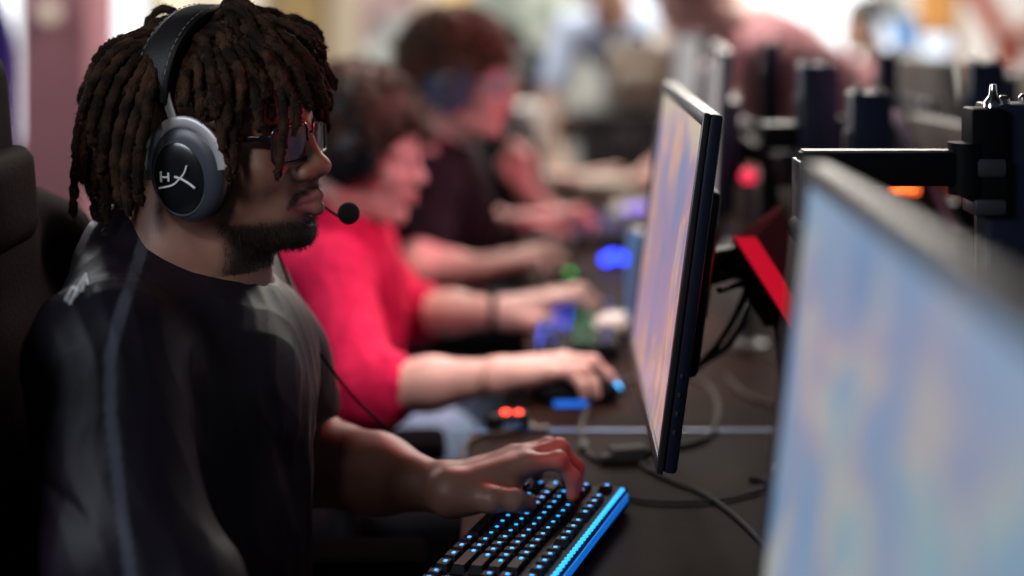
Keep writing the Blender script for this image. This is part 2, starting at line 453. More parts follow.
# red V painted on the white wall
b = B(); RED = mat('brick_red_paint', (.34, .055, .025), .7)
Yv = 8.98; pt = lambda x, y: P(x, y, Yv)
b.prism([pt(958, -16), pt(984, -16), pt(1014, 36), pt(1003, 54)], (0, .02, 0)); b.prism([pt(1005, 52), pt(1012, 36), pt(1070, -10), pt(1070, 22)], (0, .02, 0))
b.prism([pt(995, 40), pt(1020, 40), pt(1018, 100), pt(997, 100)], (0, .02, 0))
tag(b.build('wall_graphic', RED, None, False), 'brick-red V painted on the white wall at the end of the hall', 'wall decoration')
# poster on the mauve wall
pe = empty('poster', P(388, 24, 9.03), 'grey-mauve striped poster high on the pale mauve wall', 'poster')
b = B().prism([P(364, 12, 9.03), P(412, 10, 9.03), P(412, 26, 9.03), P(364, 28, 9.03)], (0, .015, 0)); b.build('printed_sheet', mat('poster_paper', (.30, .20, .22), .7), pe, False)
B().prism([P(364, 26, 9.02), P(412, 25, 9.02), P(412, 60, 9.02), P(364, 62, 9.02)], (0, .012, 0)).build('lower_sheet', mat('poster_paper_light', (.52, .42, .46), .7), pe, False)
# round wall lamp on the pillar
we = empty('wall_lamp', P(50, 12, 5.5), 'small cream round lamp fixed to the mauve pillar', 'lamp')
B().lathe(P(50, 12, 5.5), [(.035, 0), (.04, -.02), (.03, -.05)], axis=(0, 1, 0)).build('lamp_base', WHITEP, we)
B().ball(P(50, 12, 5.43), .035).build('lamp_globe', glow('lamp_globe_glow', (1, .8, .62), .7), we)
# purple roll-up banner at far left
be = empty('banner', (xb(-15, 3.6), 3.6, 0), 'rounded violet flag banner at the left edge, behind the maroon chair', 'banner')
b = B(); pts = []
for i in range(13):
    a = math.pi*i/12; pts.append(P(-26, 0, 3.6)*(1, 1, 0)+np.array((.095*math.cos(a)*-1, 0, 1.13+.16*math.sin(a)-.0)))
pts = [pts[0]*(1, 1, 0)+(0, 0, .55)]+pts+[pts[-1]*(1, 1, 0)+(0, 0, .55)]
b.prism(pts, (0, .02, 0)); b.build('flag', mat('violet_cloth', (.10, .04, .42), .7), be, False)
B().tube([(xb(-30, 3.6), 3.64, .02), (xb(-30, 3.6), 3.64, 1.2)], .012).lathe((xb(-30, 3.6), 3.64, 0), [(.16, 0), (.16, .015), (.02, .03)]).build('stand', mat('banner_metal', (.3, .3, .3), .4, 1), be)

# ------------------------------------------------------------------ desks
DZ = .72
DESK = mat('dark_wood_top', (.019, .0085, .0065), .65, spec=.04, noise=(9, (.034, .015, .011), .35, .7), bump=.15, bscale=60)
EDGE = mat('blue_lit_edge', (.03, .12, .38), .4); STEEL = mat('black_steel', (.012, .012, .014), .35, 0, .6)  # blue light along the desk seam is put into the strip colour
def desk(x0, x1, y0, y1, label, group='long desks of the play area'):
    e = empty('desk', ((x0+x1)/2, (y0+y1)/2, 0), label, 'desk', group)
    B().box(((x0+x1)/2, (y0+y1)/2, DZ-.0175), ((x1-x0)/2-.001, (y1-y0)/2-.001, .0175), bev=.006).build('desk_top', DESK, e, sharp=30)
    B().box(((x0+x1)/2, y1-.004, DZ+.0005), ((x1-x0)/2-.01, .004, .0014)).build('edge_strip', EDGE, e, False)
    for x in (x0+.08, x1-.08):
        for y in (y0+.10, y1-.10):
            B().box((x, y, (DZ-.035)/2), (.025, .025, (DZ-.035)/2), bev=.004).build('leg', STEEL, e)
    B().box(((x0+x1)/2, (y0+y1)/2, DZ-.075), ((x1-x0)/2-.08, (y1-y0)/2-.12, .02)).build('apron', STEEL, e, False)
    return e
Y1 = 1.895
desk(-.055, .645, .30, Y1, 'near dark wood desk under the blue-lit keyboard and the in-focus monitor')
desk(.02, .72, Y1+.004, 3.45, 'dark wood desk in front of the player in red, beyond the blue seam')
desk(.10, .80, 3.454, 4.45, 'far dark wood desk behind the blue can')
desk(.725, 1.42, 1.0, 2.9, 'desk of the opposite row, right of the navy posts')
desk(.805, 1.50, 2.904, 3.95, 'far desk of the opposite row, by the person in pink')

# ------------------------------------------------------------------ monitors
def screen_mat(name, cols, scale, estr, seed, stretch=(1, 1, 1), band=None):
    m = bpy.data.materials.new(name); m.use_nodes = True; nt = m.node_tree; b = nt.nodes['Principled BSDF']
    b.inputs['Base Color'].default_value = (.01, .01, .012, 1); b.inputs['Roughness'].default_value = .35
    tc = nt.nodes.new('ShaderNodeTexCoord'); mp = nt.nodes.new('ShaderNodeMapping')
    mp.inputs['Location'].default_value = (seed, seed*.7, seed*.3); mp.inputs['Scale'].default_value = stretch
    nt.links.new(tc.outputs['Object'], mp.inputs['Vector'])
    n = nt.nodes.new('ShaderNodeTexNoise'); n.inputs['Scale'].default_value = scale; n.inputs['Detail'].default_value = 3; n.inputs['Distortion'].default_value = .8
    nt.links.new(mp.outputs['Vector'], n.inputs['Vector'])
    r = nt.nodes.new('ShaderNodeValToRGB'); el = r.color_ramp.elements
    while len(el) < len(cols): el.new(.5)
    for i, (p, c) in enumerate(cols): el[i].position = p; el[i].color = (*c, 1)
    nt.links.new(n.outputs['Fac'], r.inputs['Fac']); out = r.outputs['Color']
    if band:                                # a picture whose upper part differs (sky over ground)
        z0, z1, c2 = band
        sx = nt.nodes.new('ShaderNodeSeparateXYZ'); nt.links.new(tc.outputs['Object'], sx.inputs[0])
        n2 = nt.nodes.new('ShaderNodeTexNoise'); n2.inputs['Scale'].default_value = 9; n2.inputs['Detail'].default_value = 2
        nt.links.new(tc.outputs['Object'], n2.inputs['Vector'])
        ma = nt.nodes.new('ShaderNodeMath'); ma.operation = 'MULTIPLY_ADD'; ma.inputs[1].default_value = .12
        nt.links.new(n2.outputs['Fac'], ma.inputs[0]); nt.links.new(sx.outputs['Z'], ma.inputs[2])
        mr = nt.nodes.new('ShaderNodeMapRange'); mr.inputs['From Min'].default_value = z0+.06; mr.inputs['From Max'].default_value = z1+.06
        nt.links.new(ma.outputs[0], mr.inputs['Value'])
        mx = nt.nodes.new('ShaderNodeMix'); mx.data_type = 'RGBA'; nt.links.new(mr.outputs[0], mx.inputs['Factor'])
        nt.links.new(out, mx.inputs['A']); mx.inputs['B'].default_value = (*c2, 1); out = mx.outputs['Result']
    nt.links.new(out, b.inputs['Emission Color']); b.inputs['Emission Strength'].default_value = estr
    return m
NAVY = mat('dark_navy_plastic', (.010, .014, .030), .35, spec=.5); BEZ = mat('monitor_bezel', (.02, .02, .024), .4, spec=.5)
BEZG = mat('satin_grey_bezel', (.050, .045, .040), .5, spec=.4); BEIGE = mat('beige_grey_plastic', (.26, .22, .18), .6)
def monitor(label, c, w, h, tilt, yaw, scr, face=-1, bez=None, thick=.014, house=None, group='monitors along the desk', arm=True, cat='monitor'):
    """c: centre of the glass; the glass faces -X (face=-1) or +X; tilt leans its top away from the viewer, yaw turns it about Z"""
    c = np.array(c, float); R = Rz(yaw+(180 if face == 1 else 0))@Ry(tilt)
    e = empty('monitor', c, label, cat, group); bez = bez or BEZ
    L = lambda p: c+R@np.array(p, float)
    # local: -X out of the glass, Y width, Z up
    B().box(L((thick/2+.001, 0, 0)), (thick/2, w/2+.008, h/2+.010), R, bev=.004).build('housing', house or NAVY, e, sharp=30)
    f = B()
    for s_ in (-1, 1):
        f.box(L((-.0015, s_*(w/2+.003), 0)), (.003, .006, h/2+.010), R, bev=.001)
        f.box(L((-.0015, 0, s_*(h/2+.003+(.002 if s_ < 0 else 0)))), (.003, w/2+.008, .0065), R, bev=.001)
    f.build('bezel', bez, e, sharp=30)
    s = B().box((0, 0, 0), (.0012, w/2-.001, h/2-.001)).build('screen', scr, e, False)
    s.matrix_parent_inverse = Matrix.Identity(4); M_ = Matrix(R.tolist()).to_4x4(); s.matrix_basis = M_
    s.location = (0, 0, 0)
    B().box(L((thick+.012, 0, -.01)), (.012, w*.30, h*.30), R, bev=.008).build('back_bulge', NAVY, e, sharp=30)
    for i in range(4): B().box(L((thick*.5, -w/2-.0085, -h/2+.03+i*.018)), (.0013, .0008, .0022), R, bev=.0004).build('side_button', BEZG, e)
    m_ = B().box(L((thick+.030, 0, -.01)), (.008, .055, .055), R, bev=.004); m_.build('mount_plate', STEEL, e, sharp=30)
    return e, L
SC1 = screen_mat('game_picture_warm', [(.30, (.16, .22, .38)), (.42, (.27, .22, .37)), (.52, (.36, .24, .32)), (.58, (.62, .36, .22)), (.62, (.32, .24, .32)), (.75, (.42, .47, .55))], 9, .95, 3.1, (1, 1.2, .75), band=(.115, .15, (.50, .42, .33)))
SC2 = screen_mat('game_picture_sky', [(.30, (.14, .28, .50)), (.43, (.22, .37, .56)), (.51, (.33, .36, .50)), (.57, (.50, .50, .46)), (.64, (.22, .44, .56)), (.74, (.26, .36, .55))], 9, .74, 7.7, (1, 1, .9), band=(.105, .17, (.26, .42, .62)))
SC3 = screen_mat('game_picture_pale', [(.35, (.34, .33, .36)), (.55, (.55, .50, .48)), (.7, (.38, .38, .44))], 4, .7, 1.7)
C1 = (P(640, 337, 1.94)+P(657, 455, 1.44)+P(667, 93, 1.94)+P(699, 122, 1.44))/4
M1, L1m = monitor('in-focus black monitor seen edge-on, its screen glowing mauve and orange', C1, .518, .325, 7.5, -1.5, SC1)
C2 = np.array((.172, .725, C1[2]+.002))
M2, L2m = monitor('blurred pale blue monitor screen in the near right corner', C2, .518, .325, 6.5, -1.3, SC2, bez=BEZG)
C3 = np.array((.358, 2.68, C1[2]+.02))
M3, L3m = monitor('pale screen edge with dark back, directly behind the in-focus monitor', C3, .518, .325, 3, -5.5, SC3)
C4 = np.array((.43, 3.75, C1[2]+.02))
M4, L4m = monitor('farthest screen of the left row, behind the other monitors', C4, .518, .325, 5, 0, SC3)
# posts and arms
SCREW = mat('chrome', (.75, .75, .78), .15, 1); POSTM = mat('navy_post', (.012, .017, .038), .38, spec=.5); ARMM = mat('black_arm', (.007, .007, .008), .5, spec=.06)
SATIN = mat('satin_steel', (.22, .23, .25), .35, .9)
def post(label, px, ytop, Y, w=.052, group='navy monitor posts', base=DZ):
    top = P(px, ytop, Y); e = empty('monitor_post', (top[0], Y, base), label, 'monitor post', group)
    B().box((top[0], Y, (top[2]+base)/2), (w/2, w/2*.8, (top[2]-base)/2), bev=.003).build('column', POSTM, e, sharp=30)
    B().box((top[0], Y, base+.006), (w*.9, w*.9, .006), bev=.003).build('base_plate', STEEL, e, sharp=30)
    for dx, dy in ((-.014, -.012), (.014, -.012), (-.014, .012), (.014, .012)):
        B().lathe((top[0]+dx, Y+dy, top[2]-.001), [(.006, 0), (.006, .006), (.003, .009)], n=12).build('cap_screw', SCREW, e)
    B().box((top[0]-w/2-.003, Y-.006, (top[2]+base)/2-.02), (.004, .007, (top[2]-base)/2-.03)).build('guide_rail', SATIN, e, False)
    return e, top
pF, tF = post('nearest navy post at the right edge, carrying the sharp black arm', 1014, 103, 1.42, .060)
pC, tC = post('short navy post with bright screws behind the sharp black arm', 868, 92, 1.98)
pB, tB = post('wide navy post below the pink shirt', 817, 64, 2.28, .058)
pA, tA = post('small navy post between the white and the pink shirt', 771, 42, 2.75, .034)
pE, tE = post('navy post with screws below the white wall, left of the red V', 984, 62, 2.30, .054)
pD, tD = post('slim navy post below the tilted white screen', 886, 52, 2.85, .040)
pG, tG = post('small navy post just behind the nearest one', 1009, 76, 2.7, .030)
def arm(label, a, b_, h, t, tip=None, cap_m=None, group='monitor arms'):
    a = np.array(a, float); b_ = np.array(b_, float); d = b_-a; l = np.linalg.norm(d); R = basis(d, (0, 0, 1))
    e = empty('monitor_bracket', b_, label, 'monitor arm', group)
    B().box((a+b_)/2, (l/2, t/2, h/2), R, bev=.004).build('arm_beam', ARMM, e, sharp=30)
    B().box((a+b_)/2+(0, 0, h/2+.0004), (l/2-.004, t/2-.003, .0008), R).build('beam_cap', cap_m or SATIN, e, False)
    B().lathe(b_-(0, 0, h*.75), [(t*.75, 0), (t*.75, h*1.5)], n=20).build('pivot', ARMM, e, sharp=30)
    if tip is not None:
        B().box(a+(0, 0, -.028), (.0022, .020, .036), R, bev=.001).build('tip_plate', SATIN, e)
        B().tube([a+(0, 0, -.055), a+(-.004, -.10, -.058), tip], .011, n=10).build('tip_link', ARMM, e)
    return e
a1 = P(798, 168, 1.40); b1 = P(966, 174, 1.40); b1[2] = a1[2]
arm('sharp black horizontal arm carrying the near blue monitor', a1, b1, .032, .022, tip=L2m((.045, .03, .0)))
# clamp on the nearest post
e = empty('post_clamp', P(988, 190, 1.40), 'black and steel clamp gripping the nearest navy post', 'clamp')
b = B(); b.box(P(983, 135, 1.405), (.016, .018, .026), bev=.004); b.build('upper_block', ARMM, e, sharp=30)
B().box(P(984, 166, 1.405), (.015, .02, .009), bev=.003).box(P(984, 205, 1.405), (.015, .02, .008), bev=.003).build('collar', SATIN, e, sharp=30)
B().box(P(984, 186, 1.405), (.018, .018, .013), bev=.003).build('jaw', ARMM, e, sharp=30)
B().lathe(P(993, 112, 1.405), [(.009, 0), (.009, .010), (.004, .016), (.003, .026)], n=14).build('clamp_screw', SCREW, e)
B().box(P(983, 250, 1.41), (.007, .004, .045)).build('rail', SATIN, e, False)
arm('blurred black arm reaching left from the short navy post', P(760, 137, 2.28), P(832, 137, 2.28), .040, .03)
arm('black arm holding the in-focus monitor from behind', L1m((.045, 0, -.02)), (tC[0]-.035, 1.95, L1m((.045, 0, -.02))[2]), .036, .026, cap_m=ARMM, group='monitor arms')
# opposite row monitors seen from behind
SCB = screen_mat('game_picture_blue', [(.35, (.2, .35, .6)), (.6, (.6, .7, .9))], 5, .8, 2.2)
for lab, c, yaw in (('tilted grey-edged monitor back behind the sharp black arm', (.70, 2.25, .93), 6), ('beige-lit monitor back below the bright white screen', (.82, 2.95, 1.00), 5),
                    ('beige monitor back low beside the nearest navy post', (1.17, 3.3, .96), 5)):
    monitor(lab, c, .36, .28, 9, yaw, SCB, face=1, bez=BEZG, house=BEIGE, group='monitors of the opposite row')
# three bright screens far behind
BR = glow('white_screen_glow', (.80, .88, 1), 1.5); BL = glow('blue_screen_glow', (.22, .50, .95), 1.1)
def far_screen(label, px, py, Y, w, h, yaw, roll, m, group='bright far screens'):
    c = P(px, py, Y); R = Rz(yaw)@Ry(roll); e = empty('monitor', (c[0], Y+.06, DZ), label, 'monitor', group)
    B().box(c+R@np.array((0, .012, 0)), (w/2+.012, .012, h/2+.012), R, bev=.004).build('housing', BEZ, e)
    B().box(c+R@np.array((0, -.003, 0)), (w/2, .003, h/2), R).build('screen', m, e, False)
    B().tube([(c[0], Y+.05, c[2]), (c[0], Y+.06, DZ)], .015).lathe((c[0], Y+.06, DZ), [(.09, 0), (.09, .01), (.02, .02)]).build('stand', BEZ, e)
far_screen('bright white screen in front of the orange wood panel', 935, 45, 5.2, .11, .075, 0, 0, BR)
far_screen('narrow pale blue screen leaning left of the blue one', 886, 36, 5.3, .045, .11, 0, -14, BR)
far_screen('small blue screen left of the bright white one', 905, 33, 5.6, .06, .10, 0, 6, BL)
far_screen('glaring white screen with a pale glow above the dark chairs', 612, 24, 6.6, .16, .11, -10, 0, glow('glare_white', (.9, .95, 1), 2.4))
desk(.95, 2.3, 5.0, 5.9, 'far desk under the bright white and blue screens')
desk(.10, .95, 6.4, 7.1, 'far desk under the glaring white screen')
se_ = empty('steel_strut', P(958, 228, 1.95), 'thin pale steel strut slanting down behind the sharp black arm', 'strut')
B().box((P(893, 112, 2.25)+P(960, 232, 2.05))/2, (np.linalg.norm(P(893, 112, 2.25)-P(960, 232, 2.05))/2, .006, .006), basis(P(960, 232, 2.05)-P(893, 112, 2.25), (0, 0, 1)), bev=.002).build('rod', mat('lilac_steel', (.35, .30, .36), .4, .6), se_)
B().tube([P(960, 232, 2.05), (P(960, 232, 2.05)[0]+.01, 2.05, DZ)], .010).build('foot', STEEL, se_)
arm('black bracket behind the pale-edged screen', L3m((.045, 0, 0)), (tB[0]-.035, 2.29, L3m((.045, 0, 0))[2]), .036, .026, cap_m=ARMM)
arm('black bracket of the farthest screen of the left row', L4m((.045, 0, 0)), (tA[0]-.02, 2.80, L4m((.045, 0, 0))[2]), .036, .026, cap_m=ARMM)
# ------------------------------------------------------------------ headsets and glasses (head frame)
def ribbon(b, pts, wv, w, t, mi=0):
    """flat strap along pts, w wide towards wv, t thick"""
    pts = [np.array(p, float) for p in pts]; n = len(pts); V = []; K = 12
    for i in range(n):
        T = pts[min(i+1, n-1)]-pts[max(i-1, 0)]; T /= np.linalg.norm(T); W_ = np.array(wv, float); W_ = W_-T*(W_@T); W_ /= np.linalg.norm(W_); N_ = np.cross(T, W_)
        for k in range(K):
            a = 2*math.pi*(k+.5)/K; c, s_ = math.cos(a), math.sin(a)
            V.append(pts[i]+W_*w/2*math.copysign(abs(c)**.45, c)+N_*t/2*math.copysign(abs(s_)**.6, s_))
    f = [(i*K+k, i*K+(k+1) % K, (i+1)*K+(k+1) % K, (i+1)*K+k) for i in range(n-1) for k in range(K)]
    f += [tuple(range(K-1, -1, -1)), tuple((n-1)*K+k for k in range(K))]
    b.add(V, f, mi)
LEATHER = mat('black_leather', (.009, .009, .010), .5, spec=.25, bump=.3, bscale=700)
CUSH = mat('black_cushion', (.012, .012, .014), .7, spec=.15, bump=.3, bscale=600)
SHELL = mat('blue_grey_shell', (.030, .034, .048), .38, spec=.5); GLOSS = mat('black_gloss', (.006, .006, .008), .22, spec=.6)
YOKE = mat('silver_yoke', (.40, .40, .41), .42, .45); LOGO = mat('logo_silver', (.62, .62, .64), .4, .2); STITCH = mat('grey_stitch', (.16, .16, .16), .7)
FOAM = mat('foam', (.014, .013, .015), .95, bump=1, bscale=900)
def headset(label, R, t, sc, cup=(.012, -.014), r=(.0405, .0475), shell=None, yoke=None, logo=True, mic=None, cable=None, group=None, detail=True, plate=None, ring=None):
    L = lambda p: R@(np.array(p, float)*sc)+t
    D = lambda v: R@np.array(v, float)
    shell = shell or SHELL; yoke = yoke or YOKE; cx, cz = cup
    e = empty('headset', L((cx, -.09, cz)), label, 'headset', group)
    tl = Ry(-8); up = D(tl@np.array((0, 0, 1)))
    for s_ in (-1, 1):
        ax = D((0, s_, 0)); c = lambda y: L((cx, s_*y, cz))
        q = [(u_*sc, v_*sc) for u_, v_ in [(.90, 0), (.97, .001), (1.0, .005), (.98, .010), (.90, .0125)]]
        B().lathe(c(.069), [(a*r[0]/sc*sc, h) for a, h in [(x/sc, y) for x, y in q]], ax, 40, up=up, sx=1, sy=r[1]/r[0]).build('ear_cushion', CUSH, e)
        cupo = B().lathe(c(.081), [(a*r[0], h*sc) for a, h in [(.93, 0), (1.0, .002), (1.0, .007), (.96, .0105), (.86, .0135), (.70, .0150), (.4, .0155), (.02, .0156)]], ax, 44, up=up, sx=1, sy=r[1]/r[0]).build('ear_cup', shell, e)
        pc = L((cx-.005, s_*.0965, cz-.005))
        if detail:
            B().lathe(pc-ax*.002, [(r[0]*.70, 0), (r[0]*.715, .0008), (r[0]*.70, .0016), (r[0]*.67, .0016)], ax, 40, up=up, sy=1.26).build('plate_ring', ring or SATIN, cupo)
        B().lathe(pc-ax*.002, [(r[0]*.67, 0), (r[0]*.665, .0022), (r[0]*.60, .0032), (r[0]*.35, .0040), (.001, .0042)], ax, 40, up=up, sy=1.26).build('cup_plate', plate or GLOSS, cupo)
        if logo and s_ < 0:
            lb = B(); lp = lambda u_, v_: pc+ax*.0036*1.0+D((u_*.0215, 0, v_*.0215))
            # stylised H with a swept X
            def st(pts, w):
                ps = smooth_path([lp(*p_) for p_ in pts], 6); n_ = len(ps)
                ribbon(lb, ps, np.cross(ax, ps[-1]-ps[0]), w, .0008)
            st([(-.80, .30), (-.80, -.16)], .0024); st([(-.42, .26), (-.42, -.12)], .0022); st([(-.80, .06), (-.60, .06), (-.38, .07)], .0018)
            st([(.52, .62), (.38, .28), (.10, -.02), (-.25, -.28), (-.92, -.44)], .0019)
            st([(-.12, .10), (.20, .02), (.55, -.14), (.90, -.36)], .0022)
            lb.build('logo', LOGO, cupo)
        # yoke: silver fork round the upper half of the cup, then the slider
        arc = []
        for k in range(25):
            a = math.radians(-2+k*(186/24)); v = tl@np.array((math.cos(a)*(r[0]+.0005)/sc, 0, math.sin(a)*(r[1]+.0005)/sc))
            arc.append(L(np.array((cx, s_*.0915, cz))+v+np.array((0, 0, .001))))
        yb = B(); ribbon(yb, arc, ax, .006*sc, .0115*sc); yk = yb.build('yoke', yoke, e)
        top = tl@np.array((0, 0, (r[1]+.004)/sc))+np.array((cx, s_*.0895, cz))
        b = B(); ribbon(b, smooth_path([L(top+(-.006, 0, -.002)), L(top+(-.012, 0, .015)), L(top+(-.017, 0, .034))], 4), D((1, 0, 0)), .010*sc, .0035*sc); b.build('slider', yoke, e)
    h = []
    for k in range(33):
        a = math.pi*k/32; y = -math.cos(a); z = math.sin(a)**.75
        h.append(L((-.026+.012*z, y*.0915, .058+z*.084)))
    b = B(); ribbon(b, h, D((1, 0, 0)), .039*sc, .013*sc); hbd = b.build('headband', LEATHER, e)
    if detail:
        for dx in (-.0155, .0155):
            b = B()
            for i in range(2, 31):
                o_ = (h[i]-L((-.02, 0, .02))); o_ /= np.linalg.norm(o_); w_ = (h[i+1]-h[i])*.3; p_ = h[i]+D((dx, 0, 0))+o_*.0062
                b.tube([p_-w_, p_+w_], .0005, n=5)
            b.build('stitching', STITCH, hbd)
    if mic:
        pts = smooth_path([L(p_) for p_ in mic[0]], 8); B().tube(pts, .0016*sc, n=8).build('microphone_boom', CUSH, e)
        B().ball(pts[-1], mic[1]*sc, n=24, m=16).build('microphone_foam', FOAM, e)
    if cable:
        B().tube(smooth_path(cable, 10), .0017, n=8).build('cord', CUSH, e)
    return e
def rim_pts(c, hw, hh, y0, wrap, n=10, rd=.008):
    """rounded-rectangle outline in the head's YZ plane, bending back towards the temples"""
    out = []
    for sx, sz, a0 in ((1, 1, 0), (-1, 1, 90), (-1, -1, 180), (1, -1, 270)):
        for k in range(n):
            a = math.radians(a0+90*k/(n-1)); y = c[1]+sx*(hw-rd)+rd*math.cos(a); z = c[2]+sz*(hh-rd)+rd*math.sin(a)
            out.append(np.array((c[0]-wrap*(abs(y)-.006)**2*14+.0, y, z)))
    return out
def glasses(label, R, t, sc, frame_m, lens_m, c=(.103, .0315, .009), hw=.0255, hh=.0185, rr=.0017, temple=.0034, group=None):
    L = lambda p: R@(np.array(p, float)*sc)+t
    e = empty('eyeglasses', L((c[0], 0, c[2])), label, 'glasses', group); fr = None
    b = B()
    for s_ in (-1, 1):
        b.tube([L(p) for p in rim_pts((c[0], s_*c[1], c[2]), hw, hh, 0, .35)], rr*sc, n=8, closed=True)
    b.tube(smooth_path([L((c[0]-.001, -.0065, c[2]+.006)), L((c[0]+.002, 0, c[2]+.0085)), L((c[0]-.001, .0065, c[2]+.006))], 4), rr*1.1*sc, n=8)
    fr = b.build('frame', frame_m, e)
    for s_ in (-1, 1):
        rp = rim_pts((c[0], s_*c[1], c[2]), hw-.001, hh-.001, 0, .35); b = B(); cc = L((c[0]-.35*(c[1]-.006)**2*14+.0008, s_*c[1], c[2]))
        V = [cc]+[L(p) for p in rp]; V2 = [v-R@np.array((.0009, 0, 0)) for v in V]; n = len(rp)
        b.add(V+V2, [(0, 1+k, 1+(k+1) % n) for k in range(n)]+[(n+1, n+2+(k+1) % n, n+2+k) for k in range(n)]+[(1+k, n+2+k, n+2+(k+1) % n, 1+(k+1) % n) for k in range(n)])
        b.build('lens', lens_m, e)
        b = B(); y = s_*(c[1]+hw); xo = c[0]-.35*(abs(y)-.006)**2*14
        ribbon(b, smooth_path([L((xo, y, c[2]+.0085)), L((xo-.012, y*1.07, c[2]+.0088)), L((.05, s_*.0725, c[2]+.0085)), L((.012, s_*.081, c[2]+.008)), L((-.008, s_*.082, c[2]-.002))], 5), R@np.array((0, 0, 1)), temple*2*sc*.9, .0026*sc)
        b.build('temple_arm', frame_m, e)
    return e
LENS = mat('clear_lens', (.02, .02, .04), .03, spec=1.0)
_n = LENS.node_tree; _t = _n.nodes.new('ShaderNodeBsdfTransparent'); _m = _n.nodes.new('ShaderNodeMixShader'); _o = _n.nodes['Material Output']
_m.inputs[0].default_value = .35; _n.links.new(_t.outputs[0], _m.inputs[1]); _n.links.new(_n.nodes['Principled BSDF'].outputs[0], _m.inputs[2]); _n.links.new(_m.outputs[0], _o.inputs['Surface'])
FRAME = mat('black_acetate', (.010, .010, .014), .25, spec=.6)
# ------------------------------------------------------------------ the player in focus
SKIN1 = mat('brown_skin', (.24, .115, .080), .48, spec=.45, noise=(38, (.30, .148, .105), .35, .7), bump=.12, bscale=420, sss=.12)
attr_mix(SKIN1, 'lips', (.34, .11, .11)); attr_mix(SKIN1, 'stubble', (.022, .013, .010))
HAIR1 = mat('dread_hair', (.009, .005, .0035), .9, spec=.15, noise=(45, (.075, .035, .018), .42, .80), bump=1.0, bscale=520)
FUZZ1 = mat('dread_fuzz', (.065, .032, .018), .8, spec=.25)
BEARD1 = mat('beard_hair', (.010, .006, .005), .7, spec=.3)
SHIRT1 = mat('black_jersey', (.010, .0088, .0145), .5, spec=.30, noise=(7, (.015, .0085, .018), .4, .65), bump=.25, bscale=900)
attr_mix(SHIRT1, 'stripe', (.075, .08, .105)); attr_mix(SHIRT1, 'seam', (.03, .03, .045))
EYEW = mat('eye_white', (.75, .70, .66), .2, spec=.6); IRIS = mat('iris', (.05, .025, .012), .2, spec=.6)
NAIL = mat('nail', (.42, .24, .17), .35, spec=.5)

p1 = empty('person', (-.33, 1.5, .43), 'person in black jersey with long dreadlocks and glasses, typing on the blue-lit keyboard', 'person', 'players seated along the desk')
H1R = Rz(-20)@Ry(0)@Rx(3); H1T = np.array((-.289, 1.50, 1.120)); H1S = .95
def L1(p): return H1R@(np.array(p, float)*H1S)+H1T
W1 = P(449, 490, 1.53); 
H1hand = basis((.925, .38, .0), (.0, .08, 1))
S = Sdf(H1R, H1T, H1S); head(S, nose_w=1.22, lips=1.28, jaw=1.03)
S.frame()
S.cap(L1((-.034, 0, -.030)), (-.355, 1.50, .965), .060, .064, .02)
S.cap(L1((.018, 0, -.085)), (-.308, 1.50, .960), .036, .042, .025)
S.cap((-.35, 1.42, .935), (-.35, 1.58, .935), .042, .042, .04)
S.cap((-.33, 1.5, .92), (-.34, 1.5, .60), .10, .11, .05)
S.cap((-.34, 1.35, .915), (-.32, 1.67, .925), .040, .040, .04)
EL1 = np.array((-.238, 1.665, .758))
S.cap((-.32, 1.67, .925), EL1, .046, .050, .03)
S.cap(EL1, EL1*.45+W1*.55, .052, .039, .02); S.cap(EL1*.45+W1*.55, W1, .039, .021, .02)
S.cap(W1+(0, -.010, .0), W1+(0, .010, .002), .0205, .0205, .012)
ELN = np.array((-.265, 1.225, .70)); WN = np.array((-.075, 1.16, .745))
S.cap((-.35, 1.335, .93), ELN, .050, .042, .03); S.cap(ELN, WN, .043, .025, .02)
POSE1 = dict(
    I=[(.085,-.022,.022),(.116,-.030,.024),(.131,-.033,.004),(.130,-.034,-.014)],
    M=[(.088,-.002,.026),(.128,-.006,.031),(.147,-.008,.009),(.147,-.009,-.012)],
    R=[(.082,.018,.023),(.124,.016,.028),(.145,.016,.008),(.146,.016,-.012)],
    P=[(.072,.036,.014),(.104,.044,.016),(.122,.048,.001),(.124,.049,-.012)],
    T=[(.014,-.022,-.004),(.034,-.044,-.004),(.055,-.052,-.006),(.072,-.048,-.012)])
tips1 = hand(S, H1hand, W1, .95, pose=POSE1)
hand(S, basis((1, -.05, -.02), (0, .1, 1)), WN, .98, mirror=True)
g = noise_fn(.0005, 120, 260, 3)
S.disp.append(g)
def stub1(V):
    q = (V-H1T)@H1R/H1S
    n = np.sin(q@np.array((310., 270, 350)))*.5+np.sin(q@np.array((-240., 390, 210)))*.5
    n = n*.004
    line = -.068-.25*np.clip(.075-q[:, 0], 0, .1)*0+n
    jaw = sstep(-q[:, 2], .064+np.clip(.06-q[:, 0], 0, .06)*-.10, .078)*sstep(q[:, 0], .018, .040)*(q[:, 2] > -.125)
    chin = (1-sstep(np.sqrt((q[:, 0]-.1)**2+(q[:, 1]*.8)**2+(q[:, 2]+.094)**2), .018, .030))
    mous = (1-sstep(seg_dist(q, [(.094, -.036, -.060), (.098, -.024, -.046), (.1085, 0, -.0400), (.098, .024, -.046), (.094, .036, -.060)]), .0025, .0055))*.75
    side = (1-sstep(seg_dist(q, [(.03, -.07, -.02), (.035, -.062, -.055), (.05, -.05, -.075)]), .004, .014))*.35
    return np.clip(np.maximum.reduce([jaw, chin, mous, side])*(np.abs(q[:, 1]) < .08)*(np.abs(q).max(1) < .14), 0, 1)
body1 = S.obj('body', .0021, SKIN1, p1, dict(lips=lips_mask(H1R, H1T, H1S, 1.25), stubble=stub1))
bodyV1 = S.V
